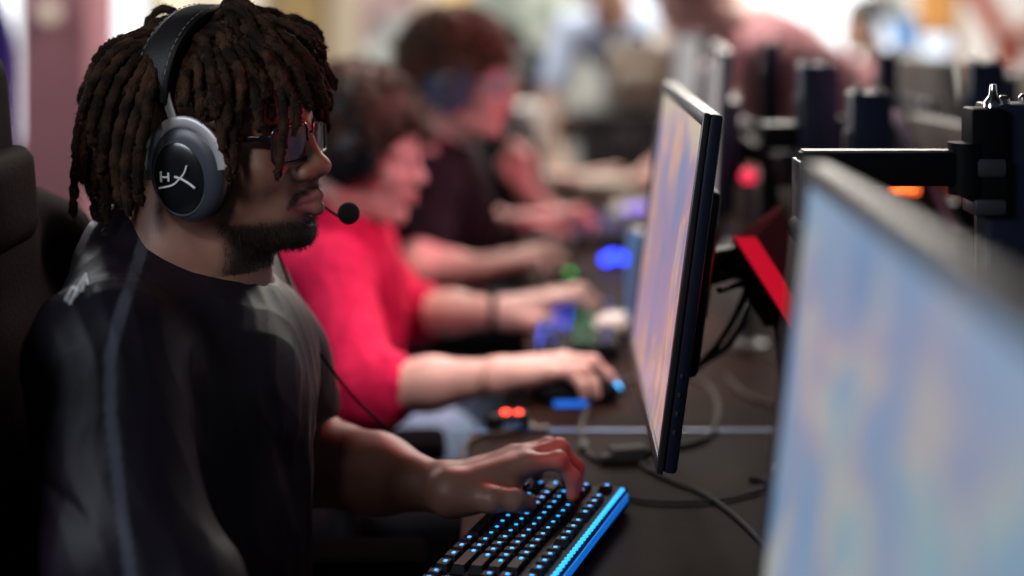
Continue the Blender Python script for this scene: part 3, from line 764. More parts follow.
# eyes, brows, nails
for y in (-1, 1):
    e = B().ball(L1((.0795, y*.031, .0025)), .0127*H1S, n=24, m=16).build('eye', EYEW, p1)
    B().ball(L1((.0885, y*.0308, .0015)), (.0042, .0055, .0055), R=H1R, n=16).build('iris', IRIS, e)
b = B(); rs = random.Random(4)
for y in (-1, 1):
    for i in range(240):
        t = rs.random(); base = np.array((.0965-.016*t*t, y*(.012+.036*t), .0225+.006*math.sin(t*2.4)-.003*t+rs.uniform(-.0028, .0028)))
        d = np.array((.002, y*.006, .002+rs.uniform(-.001, .002)))
        q0 = L1(base); q1 = L1(base+d); w = np.array((0, 0, .0004)); b.add([q0-w, q0+w, q1], [(0, 1, 2)])
b.build('eyebrows', BEARD1, p1)
b = B()
nd = [(.2, 0, .98), (.9, 0, .45), (.9, 0, .45), (.9, 0, .45), (.9, 0, .45)]
for i, tp in enumerate(tips1):
    r = (.0068, .0052, .0018) if i == 0 else (.0045, .0040, .0012)
    off = H1hand@np.array((.0015, 0, .0072) if i == 0 else (.0058, 0, .004))
    b2 = B(); R_ = basis(H1hand@np.array((.98, .05, -.1)) if i == 0 else H1hand@np.array((.3, 0, -1)), H1hand@np.array(nd[i]))
    b2.ball(tp+off, r, R_, n=12, m=8).build('thumbnail' if i == 0 else 'fingernail', NAIL, p1)
# beard strands
st = stub1(bodyV1); idx = np.nonzero(st > .45)[0]; rr = np.random.RandomState(2); b = B()
ctr = L1((.03, 0, -.03))
for i in rr.choice(idx, min(4200, len(idx)*2), replace=True):
    p = bodyV1[i]; n_ = p-ctr; n_ = n_/np.linalg.norm(n_)
    d = n_*.6+np.array((0, 0, -.9))+rr.normal(size=3)*.45; d /= np.linalg.norm(d); l = rr.uniform(.0025, .006)
    w = np.cross(d, n_); w = w/(np.linalg.norm(w)+1e-9)*.00028
    p = p+rr.normal(size=3)*.0008
    b.add([p-w, p+w, p+d*l], [(0, 1, 2)])
b.build('beard', BEARD1, p1)

# dreadlocks: every lock starts on the scalp, falls by its weight and slides over the skull
def in_skull(q, r):
    """pushes a head-frame point out of the skull (and the face block) grown by r"""
    for C_, R_ in ((np.array(HC), np.array(HR)), (np.array((.038, 0, -.015)), np.array((.052, .058, .068)))):
        R2 = R_+r; k0 = np.linalg.norm((q-C_)/R2)
        if k0 < 1: q = C_+(q-C_)/max(k0, 1e-6)
    return q
def lock(root, d0, length, rnd, stiff=.80, grav=.22, step=.006, rad=.0066):
    q = np.array(root, float); d = np.array(d0, float); d /= np.linalg.norm(d); out = [q.copy()]
    wob = np.array([rnd.uniform(-1, 1) for _ in range(3)])
    for i in range(int(length/step)):
        d = d*stiff+np.array((0, 0, -grav))+wob*.05*math.sin(i*.7+wob[0]*9); d /= np.linalg.norm(d)
        q = in_skull(q+d*step, rad*.9); d = q-out[-1]; d /= np.linalg.norm(d)+1e-9; out.append(q.copy())
    return out
rnd = random.Random(11); locks = []
ga = math.pi*(3-math.sqrt(5))
for i in range(300):
    z = 1-(i+.5)/300*1.12; r = math.sqrt(max(0, 1-z*z)); a = i*ga
    x, y = r*math.cos(a), r*math.sin(a)
    root = np.array(HC)+np.array(HR)*(x, y, z)*.97
    if root[0] > .052 and root[2] < .085: continue              # forehead
    if root[0] > .03 and root[2] < .05: continue
    if root[2] < -.02 and root[0] > -.035: continue             # ears and neck
    band = abs(root[0]+.012) < .011
    if band and abs(root[1]) > .0: continue
    nrm = np.array((x/HR[0], y/HR[1], z/HR[2])); nrm /= np.linalg.norm(nrm)
    front = root[0] > -.012
    fwd = np.array((.75 if front else -.8, 0, .1))
    lift = .40+.42*max(z, 0)
    d0 = nrm*lift+fwd*(.55 if z > .35 else .25)+np.array([rnd.uniform(-.28, .28) for _ in range(3)])
    if front:
        if root[0] > .02: L = rnd.uniform(.055, .095)
        else: L = rnd.uniform(.075, .110) if abs(root[1]) > .035 else rnd.uniform(.09, .13)
    else:
        L = rnd.uniform(.11, .155) if z > .0 else rnd.uniform(.075, .11)
    pts = lock(root, d0, L, rnd, grav=rnd.uniform(.16, .30)); keep = []
    for q in pts:                        # leave the headband and the ear cups free
        sl = abs(q[0]+.026-.012*min(1, max(0, (q[2]-.06)/.08))) < .0175 and q[2] > .03 and q[2] < .128
        cu = ((q[0]-.010)/.048)**2+((q[2]+.010)/.060)**2 < 1 and abs(q[1]) > .055
        if sl or cu: break
        keep.append(q)
    if len(keep)*.006 > .035: locks.append((keep, rnd.uniform(.0042, .0064)))
def lk1(pix, Y, r=.0055):           # a lock the photo shows one by one, given as the places it passes
    pts = [P(x, y, Y+dy) for x, y, dy in pix]
    return ([(H1R.T@(p-H1T))/H1S for p in smooth_path(pts, 6)], r)
hero = [
    lk1([(232, 22, .03), (262, 18, .0), (292, 26, -.01), (312, 40, -.01), (325, 48, 0)], 1.47, .0048),
    lk1([(240, 20, .03), (275, 30, .0), (300, 50, .0), (315, 72, .0), (324, 98, 0), (326, 106, 0)], 1.46, .0055),
    lk1([(250, 30, .03), (280, 48, .0), (296, 70, .0), (306, 95, .0), (310, 112, 0)], 1.43, .0055),
    lk1([(245, 38, .03), (268, 58, .0), (280, 90, .0), (284, 125, -.01), (280, 160, -.012), (277, 181, -.012)], 1.42, .0052),
    lk1([(250, 40, .03), (276, 66, .0), (290, 92, .0), (298, 110, 0), (294, 136, -.008)], 1.42, .0048),
    lk1([(225, 40, .02), (250, 66, .0), (258, 95, .0), (254, 121, .0)], 1.415, .0052),
    lk1([(222, 46, .02), (240, 72, .0), (240, 105, .0), (236, 136, .0), (238, 150, 0)], 1.405, .0060),
    lk1([(215, 50, .02), (226, 80, .0), (226, 110, .0), (229, 140, .0)], 1.40, .0058),
    lk1([(208, 50, .02), (213, 80, .0), (214, 105, .0), (216, 120, .0)], 1.395, .0052),
    lk1([(262, 20, .05), (292, 18, .04), (315, 30, .03), (322, 44, .03)], 1.50, .005),
    lk1([(236, 48, .02), (262, 76, .0), (270, 100, .0), (272, 122, .0)], 1.42, .0050),
    lk1([(150, 42, .02), (118, 50, .0), (96, 78, .0), (84, 108, .0), (80, 122, 0)], 1.44, .0060),
    lk1([(150, 46, .02), (120, 60, .0), (102, 92, .0), (92, 128, .0), (96, 148, 0)], 1.43, .0062),
    lk1([(148, 50, .02), (126, 72, .0), (110, 110, .0), (104, 150, .0), (100, 174, 0)], 1.42, .0062),
    lk1([(150, 56, .02), (134, 86, .0), (120, 130, .0), (116, 172, .0), (122, 208, 0)], 1.41, .0062),
    lk1([(152, 62, .02), (142, 100, .0), (130, 140, .0), (126, 180, .0), (130, 216, 0)], 1.405, .0060),
    lk1([(154, 70, .02), (148, 110, .0), (140, 150, .0), (138, 185, .0), (142, 206, 0)], 1.40, .0062),
    lk1([(142, 36, .02), (116, 42, .0), (100, 56, .0), (88, 82, .0), (79, 104, 0)], 1.50, .0058),
]
hb = B(); fz = B()
for pts, r in locks+hero:
    pts = smooth_path(pts[::2] if len(pts) > 12 else pts, 3 if len(pts) > 12 else 2)
    n = len(pts); ph = rnd.uniform(0, 9); rad = []
    for i in range(n):
        t = i/(n-1); e = min(1, (1-t)*9+.35)*min(1, .75+t*3)
        rad.append(r*e*(1+.10*math.sin(i*1.3+ph)+.09*math.sin(i*2.9+ph*2)+rnd.uniform(-.15, .15))*(1-.15*t))
    wp = [L1(q)+np.array([rnd.uniform(-.0007, .0007) for _ in range(3)]) for q in pts]
    hb.tube(wp, rad, n=9)
    for i in range(1, n):
        for _ in range(14):
            t = (wp[i]-wp[i-1]); t = t/(np.linalg.norm(t)+1e-9); v = np.array([rnd.gauss(0, 1) for _ in range(3)]); v = v-t*(v@t); v /= np.linalg.norm(v)
            s0 = wp[i]+v*rad[i]*.85; d = v*.55+t*rnd.uniform(-.2, 1.1)+np.array([rnd.gauss(0, .3) for _ in range(3)]); d /= np.linalg.norm(d)
            w = np.cross(d, t); w = w/(np.linalg.norm(w)+1e-9)*.00030; e = s0+d*rnd.uniform(.002, .0075)
            fz.add([s0-w, s0+w, e], [(0, 1, 2)])
hair1 = hb.build('dreadlocks', HAIR1, p1, sharp=180)
fz.build('frizz', FUZZ1, hair1)
# scalp under the locks
S = Sdf(H1R, H1T, H1S); S.ell((HC[0]-.004, 0, HC[2]+.004), (HR[0]+.001, HR[1]+.003, HR[2]+.004), .01)
S.ell((.085, 0, .005), (.045, .09, .052), .02, '-'); S.ell((.03, 0, -.08), (.12, .12, .07), .02, '-')
S.disp.append(noise_fn(.0016, 200, 420, 8))
S.obj('scalp_hair', .003, HAIR1, p1)

# jersey
S = Sdf()
S.ell((-.335, 1.50, .845), (.130, .168, .170), .06); S.ell((-.335, 1.50, .66), (.135, .165, .22), .06)
S.cap((-.357, 1.37, .945), (-.340, 1.645, .950), .055, .056, .05)
S.cap((-.390, 1.465, .995), (-.380, 1.38, .955), .036, .048, .04); S.cap((-.372, 1.54, .995), (-.36, 1.62, .965), .040, .045, .04)
S.cap((-.265, 1.44, .905), (-.265, 1.58, .905), .052, .055, .06)
S.cap((-.375, 1.50, 1.015), (-.352, 1.50, .965), .050, .078, .03)
S.cap((-.295, 1.50, .925), (-.30, 1.5, .88), .070, .09, .04)
CN = ELN*.78+np.array((-.35, 1.335, .93))*.22
S.cap((-.362, 1.328, .945), (-.322, 1.262, .80), .070, .068, .03); S.cap((-.322, 1.262, .80), CN+(0, 0, .018), .068, .064, .02)
CF = np.array((-.32, 1.68, .94))*.30+EL1*.70
S.cap((-.315, 1.66, .94), (-.275, 1.668, .86), .068, .068, .03); S.cap((-.275, 1.668, .86), CF, .068, .070, .02)
S.cap(L1((.0, 0, -.06)), (-.335, 1.50, .985), .060, .0635, .006, '-'); S.cap((-.290, 1.50, 1.06), (-.290, 1.50, 1.00), .060, .050, .008, '-')
# sleeve openings
dn = (ELN-(-.35, 1.335, .93)); dn /= np.linalg.norm(dn); S.cap(CN+dn*.055, CN+dn*.09, .056, .056, .006, '-')
df = (EL1-(-.32, 1.68, .94)); df /= np.linalg.norm(df); S.cap(CF+df*.058, CF+df*.10, .060, .060, .006, '-')
S.disp += [fold_fn(.0024, 95, 22, (1, 1, .38)), noise_fn(.0022, 40, 90, 5, stretch=(1, 1, .5))]
for a, b_, dp, w in [((-.27, 1.30, .90), (-.235, 1.35, .72), .010, .012), ((-.29, 1.34, .93), (-.24, 1.33, .84), .008, .012),
                    ((-.235, 1.36, .88), (-.205, 1.40, .66), -.006, .013), ((-.25, 1.38, .93), (-.20, 1.46, .76), .006, .012),
                    ((-.22, 1.44, .92), (-.19, 1.50, .74), -.006, .012), ((-.21, 1.50, .90), (-.19, 1.58, .78), .006, .010),
                    ((-.205, 1.42, .82), (-.19, 1.43, .64), .006, .010), ((-.41, 1.27, .88), (-.33, 1.20, .84), .004, .008),
                    ((-.39, 1.24, .84), (-.28, 1.24, .79), .004, .007), ((-.27, 1.29, .82), (-.32, 1.22, .76), .005, .010),
                    ((-.24, 1.33, .80), (-.215, 1.36, .62), .008, .011)]:
    S.disp.append(crease(a, b_, dp, w))
STR = [np.array(q) for q in ((145., 240.), (134, 275), (118, 322), (110, 358), (110, 407), (117, 475), (127, 551), (136, 620))]
def stripe1(V):
    px = 512+V[:, 0]/V[:, 1]*F*1.0
    q = np.stack([px, HORIZON+(CAMZ-V[:, 2])/V[:, 1]*F], 1)
    return (1-sstep(seg_dist(q, STR), 5.0, 7.0))*(V[:, 1] < 1.36+np.clip(V[:, 2]-.95, 0, .1)*1.2)
def seam1(V):
    cu = 1-sstep(np.abs((V-CN)@dn-.038), .0008, .0022)
    cu = cu*(V[:, 1] < 1.36)*(V[:, 2] < .83)
    nk = np.linalg.norm((V-L1((-.012, 0, -.085)))*(1, 1, .8), axis=1)
    pan = 1-sstep(seg_dist(V*(1, .3, 1), [q*(1, .3, 1) for q in (P(60, 352, 1.27), P(100, 342, 1.25), P(150, 338, 1.26), P(190, 330, 1.3))]), .0008, .0022)
    return np.clip(np.maximum(cu, pan*(V[:, 1] < 1.35)), 0, 1)
shirt1 = S.obj('jersey', .0026, SHIRT1, p1, dict(stripe=stripe1, seam=seam1)); shirtV1 = S.V
# collar band
S = Sdf()
cp = [(-.400, 1.50, 1.046), (-.392, 1.455, 1.036), (-.360, 1.427, 1.012), (-.315, 1.424, .990), (-.272, 1.445, .972), (-.246, 1.48, .960), (-.242, 1.50, .958),
      (-.246, 1.52, .960), (-.272, 1.555, .974), (-.315, 1.576, .992), (-.360, 1.573, 1.014), (-.392, 1.545, 1.036), (-.400, 1.50, 1.046)]
for a, b_ in zip(cp[:-1], cp[1:]): S.cap(a, b_, .0070, .0070, .008)
for a, b_ in zip(cp[:-1], cp[1:]): S.cap(np.array(a)+(0, 0, -.012), np.array(b_)+(0, 0, -.014), .0100, .0100, .01)
S.obj('collar', .0024, SHIRT1, shirt1)
# white print on the upper back
WHITE = mat('white_print', (.75, .75, .75), .6)
b = B()
def onshirt(px, py):
    """the point of the jersey the photo pixel shows"""
    v = shirtV1; u = 512+v[:, 0]/v[:, 1]*F; w = HORIZON+(CAMZ-v[:, 2])/v[:, 1]*F
    d = (u-px)**2+(w-py)**2; i = np.nonzero(d < 9)[0]
    if not len(i): i = np.array([d.argmin()])
    p = v[i[v[i, 1].argmin()]]; return P(px, py, p[1]-.0025)
for seg in [[(66, 300), (73, 287)], [(70, 303), (77, 290)], [(73, 287), (79, 291), (75, 296)], [(78, 288), (86, 274)], [(82, 290), (86, 274)], [(86, 274), (88, 283)]]:
    b.tube([onshirt(*q) for q in seg], .0016, n=6)
b.build('back_print', WHITE, shirt1)
# trousers and shoes
TR1 = mat('black_trousers', (.012, .012, .016), .8)
S = Sdf()
S.ell((-.36, 1.50, .56), (.15, .19, .13), .04)
for y in (1.40, 1.60):
    S.cap((-.36, y, .54), (.06, y+(y-1.5)*.4, .55), .085, .068, .03); S.cap((.06, y+(y-1.5)*.4, .54), (.04, y+(y-1.5)*.4, .10), .064, .048, .03)
S.disp.append(fold_fn(.004, 90, 6))
S.obj('trousers', .009, TR1, p1)
SHOE = mat('dark_shoes', (.02, .02, .02), .5)
for y in (1.36, 1.64):
    S = Sdf(); S.ell((.03, y, .075), (.055, .045, .05), .03); S.cap((.03, y, .045), (.15, y, .035), .045, .034, .03); S.box((.09, y, .012), (.115, .045, .012), .01, .01)
    S.obj('shoe', .006, SHOE, p1)
# the focused player's glasses and headset
glasses('black rectangular glasses on the dreadlocked player', H1R, H1T, H1S, FRAME, LENS)
headset('black headset with silver yoke and white logo over the dreadlocks', H1R, H1T, H1S,
        mic=([(.02, .096, -.03), (.05, .094, -.066), (.085, .082, -.083), (.108, .064, -.084), (.120, .050, -.076)], .0118),
        cable=[P(262, 214, 1.585), P(280, 258, 1.60), P(300, 312, 1.595), P(318, 350, 1.60), P(352, 395, 1.63), P(385, 427, 1.66), P(404, 448, 1.72), P(412, 460, 1.80), P(470, 462, 1.752), P(560, 470, 1.72)], group=None)

# ------------------------------------------------------------------ the other players
def curly_hair(e, R, t, sc, m, seed, n, vol=1.0, r=.0035, back=True, low=-.01, fringe=.055):
    S = Sdf(R, t, sc); v = .012*vol
    S.ell((HC[0]-.008, 0, HC[2]+.010*vol), (HR[0]+v, HR[1]+v, HR[2]+v*.9), .01)
    S.ell((.105, 0, -.012), (.052, .10, .062), .02, '-'); S.ell((.045, 0, -.085), (.12, .12, .085), .02, '-')
    S.disp += [noise_fn(.004*vol, 90, 180, seed), noise_fn(.002, 250, 400, seed+1)]
    cap_ = S.obj('curly_hair', .0055, m, e)
    rn = random.Random(seed); b = B(); L = lambda p: R@(np.array(p, float)*sc)+t
    for i in range(n):
        for _ in range(30):
            d = np.array([rn.gauss(0, 1) for _ in range(3)]); d /= np.linalg.norm(d)
            q = np.array((HC[0]-.008, 0, HC[2]+.010*vol))+d*(np.array(HR)+v*rn.uniform(.6, 1.05))
            if q[2] < low-.02*(q[0] < -.03): continue
            if q[0] > .045 and q[2] < fringe+.012*rn.random(): continue
            break
        ax = d*.5+np.array((rn.uniform(-.3, .5), rn.uniform(-.5, .5), -.7)); ax /= np.linalg.norm(ax); u = np.cross(ax, d); u /= np.linalg.norm(u)+1e-9; w = np.cross(ax, u)
        cr = rn.uniform(.004, .0085)*(.8+.3*vol); L_ = rn.uniform(.018, .034)*(.7+.4*vol); tn = rn.uniform(1.2, 2.4); ph = rn.uniform(0, 6)
        pts = [L(q+ax*L_*k/14+cr*(u*math.cos(ph+tn*6.28*k/14)+w*math.sin(ph+tn*6.28*k/14))) for k in range(15)]
        b.tube(pts, [r*sc*(1-.4*k/14) for k in range(15)], n=5)
    b.build('loose_curls', m, cap_, sharp=180)
def player(label, hT, hR, hs, skin, shirtm, hairfn, neck, sh, el, wr, hands, torso, sleeve_to, group, res=.0045, hood=False, cuffs=False, seatz=.50, knees=None, tr=None, belly=(.13, .16), pose=None, sleeve_r=.058):
    """sh/el/wr: near and far shoulder, elbow, wrist; torso: (chest centre, waist centre)"""
    e = empty('person', (torso[1][0], torso[1][1], seatz), label, 'person', group)
    S = Sdf(hR, hT, hs); head(S); S.frame(); L = lambda p: hR@(np.array(p, float)*hs)+hT
    S.cap(L((-.028, 0, -.04)), neck, .054, .062, .02); S.cap(L((.018, 0, -.085)), np.array(neck)+(.03, 0, 0), .032, .045, .02)
    c0, c1 = np.array(torso[0], float), np.array(torso[1], float)
    S.cap(c0, c1, .10, .11, .05)
    for i in (0, 1):
        s_, l_, w_ = (np.array(a[i], float) for a in (sh, el, wr))
        S.cap(np.array(neck)*.6+s_*.4, s_, .045, .045, .04); S.cap(s_, l_, .046, .040, .03); S.cap(l_, l_*.5+w_*.5, .041, .034, .02); S.cap(l_*.5+w_*.5, w_, .034, .0225, .02)
        f_, u_, mir = hands[i]; hand(S, basis(f_, u_), w_, 1.0, mirror=mir, pose=(pose or {}).get(i))
    S.obj('body', res*.62, skin, e, dict(lips=lips_mask(hR, hT, hs)))
    S = Sdf()
    chest, waist = c0, c1; fx = (np.array(sh[1], float)-np.array(sh[0], float)); wdt = np.linalg.norm(fx)/2; fx /= np.linalg.norm(fx)
    RB = basis(np.cross(fx, (0, 0, 1)), (0, 0, 1))
    S.ell(chest, (.125, wdt*.86, .19), .05, R=RB); S.ell(waist, (belly[0], belly[1], .20), .06, R=RB); S.cap(chest, waist, .115, .12, .06)
    S.cap(np.array(sh[0])+(0, 0, .004), np.array(sh[1])+(0, 0, .004), .060, .060, .05)
    S.cap(np.array(neck)+(-.012, 0, .015), chest, .066, .10, .04)
    for i in (0, 1):
        s_, l_, w_ = (np.array(a[i], float) for a in (sh, el, wr))
        if sleeve_to <= 1: S.cap(s_, s_+(l_-s_)*sleeve_to, sleeve_r+.004, sleeve_r, .03)
        else:
            S.cap(s_, l_, sleeve_r+.002, sleeve_r-.006, .03); S.cap(l_, l_+(w_-l_)*(sleeve_to-1), sleeve_r-.006, sleeve_r-.012, .02)
            if cuffs: q = l_+(w_-l_)*(sleeve_to-1); S.cap(q, q-(w_-l_)*.12, sleeve_r-.006, sleeve_r-.004, .008)
    S.cap(L((0, 0, -.06)), np.array(neck)+(0, 0, .01), .056, .060, .006, '-')
    S.disp += [fold_fn(.0075, 75, int(abs(hT[1])*100), (1, 1, .7)), fold_fn(.0035, 150, 7, (.6, 1, 1)), noise_fn(.003, 30, 60, 5)]
    sh_ = S.obj('sweatshirt' if sleeve_to > 1 else 'shirt', res, shirtm, e)
    S = Sdf(); nk = np.array(neck)+(0, 0, .022)
    ring = [nk+np.array((math.cos(a)*.062-.002, math.sin(a)*.066, -.022*math.cos(a))) for a in np.linspace(0, 2*math.pi, 15)]
    for a, b_ in zip(ring[:-1], ring[1:]): S.cap(a, b_, .009, .009, .008)
    S.obj('collar', .005, shirtm, sh_)
    hairfn(e)
    for y in (-1, 1):
        o = B().ball(L((.0795, y*.031, .0025)), .0126*hs).build('eye', EYEW, e); B().ball(L((.0885, y*.0308, .0015)), (.0042, .0055, .0055), R=hR).build('iris', IRIS, o)
    S = Sdf(); tr = tr or TR1; pw = np.array((waist[0], waist[1], seatz+.05)); S.ell(pw, (.15, .19, .12), .04)
    for i, kn in enumerate(knees or ((.40, -.12), (.40, .12))):
        a = pw+np.array((0, (-.1, .1)[i], -.01)); kx = pw+np.array((kn[0], kn[1], .01)); S.cap(a, kx, .085, .066, .03); ft = kx*(1, 1, 0)+np.array((-.04+.0, 0, .10)); S.cap(kx, ft, .062, .046, .03)
    S.disp.append(fold_fn(.005, 90, 6)); S.obj('trousers', .010, tr, e)
    for i, kn in enumerate(knees or ((.40, -.12), (.40, .12))):
        kx = pw+np.array((kn[0]-.04, kn[1], 0)); x, y = kx[0], kx[1]
        S = Sdf(); S.ell((x, y, .075), (.055, .045, .05), .03); S.cap((x, y, .045), (x+.12, y, .035), .045, .034, .03); S.box((x+.06, y, .012), (.115, .045, .012), .01, .01); S.obj('shoe', .009, SHOE, e)
    return e
SKIN2 = mat('fair_skin', (.66, .38, .33), .5, spec=.4, noise=(30, (.74, .45, .39), .3, .7), sss=.15); attr_mix(SKIN2, 'lips', (.50, .20, .18))
HAIR2 = mat('dark_curls', (.030, .014, .009), .6, spec=.35, noise=(60, (.09, .04, .022), .4, .7)); HAIR3 = mat('brown_curls', (.060, .028, .014), .6, spec=.35, noise=(60, (.16, .085, .045), .4, .7))
RED2 = mat('crimson_sweatshirt', (.54, .006, .06), .85, spec=.2, noise=(14, (.64, .012, .08), .3, .7)); DARK3 = mat('dark_plum_shirt', (.007, .004, .008), .85, spec=.2); JEANS = mat('blue_denim', (.12, .19, .30), .85, noise=(40, (.20, .28, .40), .3, .7), bump=.5, bscale=300)
GR = 'players seated along the desk'
# player in red
H2R = Rz(-8)@Ry(12); H2T = np.array((-.252, 2.46, 1.012)); H2S = .97
W2a, W2b = P(499, 376, 2.05), P(505, 312, 2.50)
player('person in crimson sweatshirt with dark curly hair, hand on the blue-lit mouse', H2T, H2R, H2S, SKIN2, RED2,
       lambda e: curly_hair(e, H2R, H2T, H2S, HAIR2, 31, 330, 1.15, .0032, fringe=.062),
       (-.30, 2.46, .875), ((-.275, 2.295, .83), (-.27, 2.62, .83)), ((-.205, 2.10, .715), (-.19, 2.62, .715)), (W2a, W2b),
       (((.97, -.10, .02), (0, .05, 1), True), ((1, .05, .05), (0, -.05, 1), False)), ((-.305, 2.46, .76), (-.34, 2.46, .58)), 1.16, GR, cuffs=True, tr=JEANS,
       knees=((.23, -.14), (.25, .14)), pose={0: dict(I=[(.085,-.022,.018),(.122,-.030,.012),(.142,-.034,-.004),(.152,-.036,-.014)], M=[(.088,-.002,.022),(.128,-.004,.018),(.148,-.006,.0),(.158,-.006,-.012)], R=[(.082,.018,.018),(.116,.024,.012),(.130,.028,-.006),(.134,.030,-.018)])})
headset('black headset with pale glint on the player in red', H2R, H2T, H2S, cup=(.006, .000), r=(.044, .050), logo=False, yoke=LEATHER, detail=False, shell=GLOSS,
        mic=([(.02, .096, -.03), (.06, .094, -.06), (.10, .07, -.075)], .009))
b = B(); q = W2b-np.array((.02, 0, 0)); b.tube([q+np.array((0, math.cos(a)*.026, math.sin(a)*.024)) for a in np.linspace(0, 2*math.pi, 20)[:-1]], .006, n=8, closed=True)
tag(b.build('bracelet', CUSH), 'dark band around the far wrist of the player in red', 'bracelet')
# curly player with glasses
H3R = Rz(-14)@Ry(6); H3T = np.array((-.112, 3.16, 1.082)); H3S = .99
W3a, W3b = P(484, 268, 2.86), (.02, 3.25, .775)
player('person in dark shirt with big brown curls, steel-blue headset and glasses', H3T, H3R, H3S, SKIN2, DARK3,
       lambda e: curly_hair(e, H3R, H3T, H3S, HAIR3, 47, 420, 1.75, .0038, low=-.035, fringe=.062),
       (-.165, 3.16, .945), ((-.165, 2.97, .885), (-.12, 3.34, .885)), ((-.175, 2.86, .745), (-.10, 3.40, .745)), (W3a, W3b),
       (((1, .05, .06), (0, .1, 1), True), ((1, 0, .0), (0, 0, 1), False)), ((-.165, 3.16, .80), (-.22, 3.16, .60)), .55, GR, knees=((.36, -.12), (.36, .12)))
BLUESH = mat('steel_blue_shell', (.06, .11, .22), .25, spec=.8)
headset('steel-blue headset sunk in big brown curls', H3R, H3T, H3S, cup=(.004, -.004), r=(.046, .052), logo=False, yoke=BLUESH, detail=False, shell=BLUESH, plate=BLUESH)
glasses('pale-rimmed glasses on the curly-haired player', H3R, H3T, H3S, mat('pale_frame', (.5, .6, .75), .3, .3), LENS, rr=.003)
# fourth player, mostly hidden
H4R = Rz(-5)@Ry(5); H4T = np.array((-.09, 3.95, 1.05))
player('person in dark shirt behind the curly player, raising a fist', H4T, H4R, .97, SKIN2, DARK3,
       lambda e: curly_hair(e, H4R, H4T, .97, HAIR2, 53, 160, .8, .004),
       (-.06, 3.95, .93), ((-.02, 3.78, .87), (-.05, 4.12, .87)), ((.10, 3.66, .70), (.02, 4.15, .74)), ((.035, 3.60, .80), (.16, 4.10, .76)),
       (((-.15, 0, 1), (1, -.2, .1), True), ((1, 0, 0), (0, 0, 1), False)), ((-.05, 3.95, .80), (-.12, 3.95, .60)), .6, GR, res=.006,
       pose={0: dict(I=[(.085,-.022,.012),(.110,-.024,-.010),(.090,-.024,-.030),(.070,-.022,-.028)], M=[(.088,-.002,.014),(.114,-.003,-.010),(.092,-.003,-.032),(.070,-.002,-.030)], R=[(.082,.018,.012),(.106,.020,-.010),(.086,.020,-.030),(.068,.018,-.028)], P=[(.072,.036,.008),(.092,.040,-.010),(.076,.038,-.028),(.062,.034,-.026)], T=[(.016,-.020,-.010),(.046,-.036,-.026),(.068,-.028,-.040),(.080,-.012,-.044)])})
headset('black headset of the fourth player, behind the big brown curls', H4R, H4T, .97, logo=False, detail=False)
# ------------------------------------------------------------------ keyboards
KEYC = mat('key_plastic', (.012, .011, .013), .6, spec=.10); CASE = mat('keyboard_case', (.008, .008, .010), .6, spec=.08)
BLUELED = glow('blue_led', (.01, .30, .95), 2.6); BLUEEDGE = glow('blue_led_edge', (.0, .17, .75), .75)
ROWS = [[(0, 1)]+[(2+i, 1) for i in range(4)]+[(6.5+i, 1) for i in range(4)]+[(11+i, 1) for i in range(4)]+[(15.25+i, 1) for i in range(3)],
        [(i, 1) for i in range(13)]+[(13, 2)]+[(15.25+i, 1) for i in range(3)],
        [(0, 1.5)]+[(1.5+i, 1) for i in range(12)]+[(13.5, 1.5)]+[(15.25+i, 1) for i in range(3)],
        [(0, 1.75)]+[(1.75+i, 1) for i in range(11)]+[(12.75, 2.25)],
        [(0, 2.25)]+[(2.25+i, 1) for i in range(10)]+[(12.25, 2.75), (16.25, 1)],
        [(0, 1.25), (1.25, 1.25), (2.5, 1.25), (3.75, 6.25), (10, 1.25), (11.25, 1.25), (12.5, 1.25), (13.75, 1.25)]+[(15.25+i, 1) for i in range(3)]]
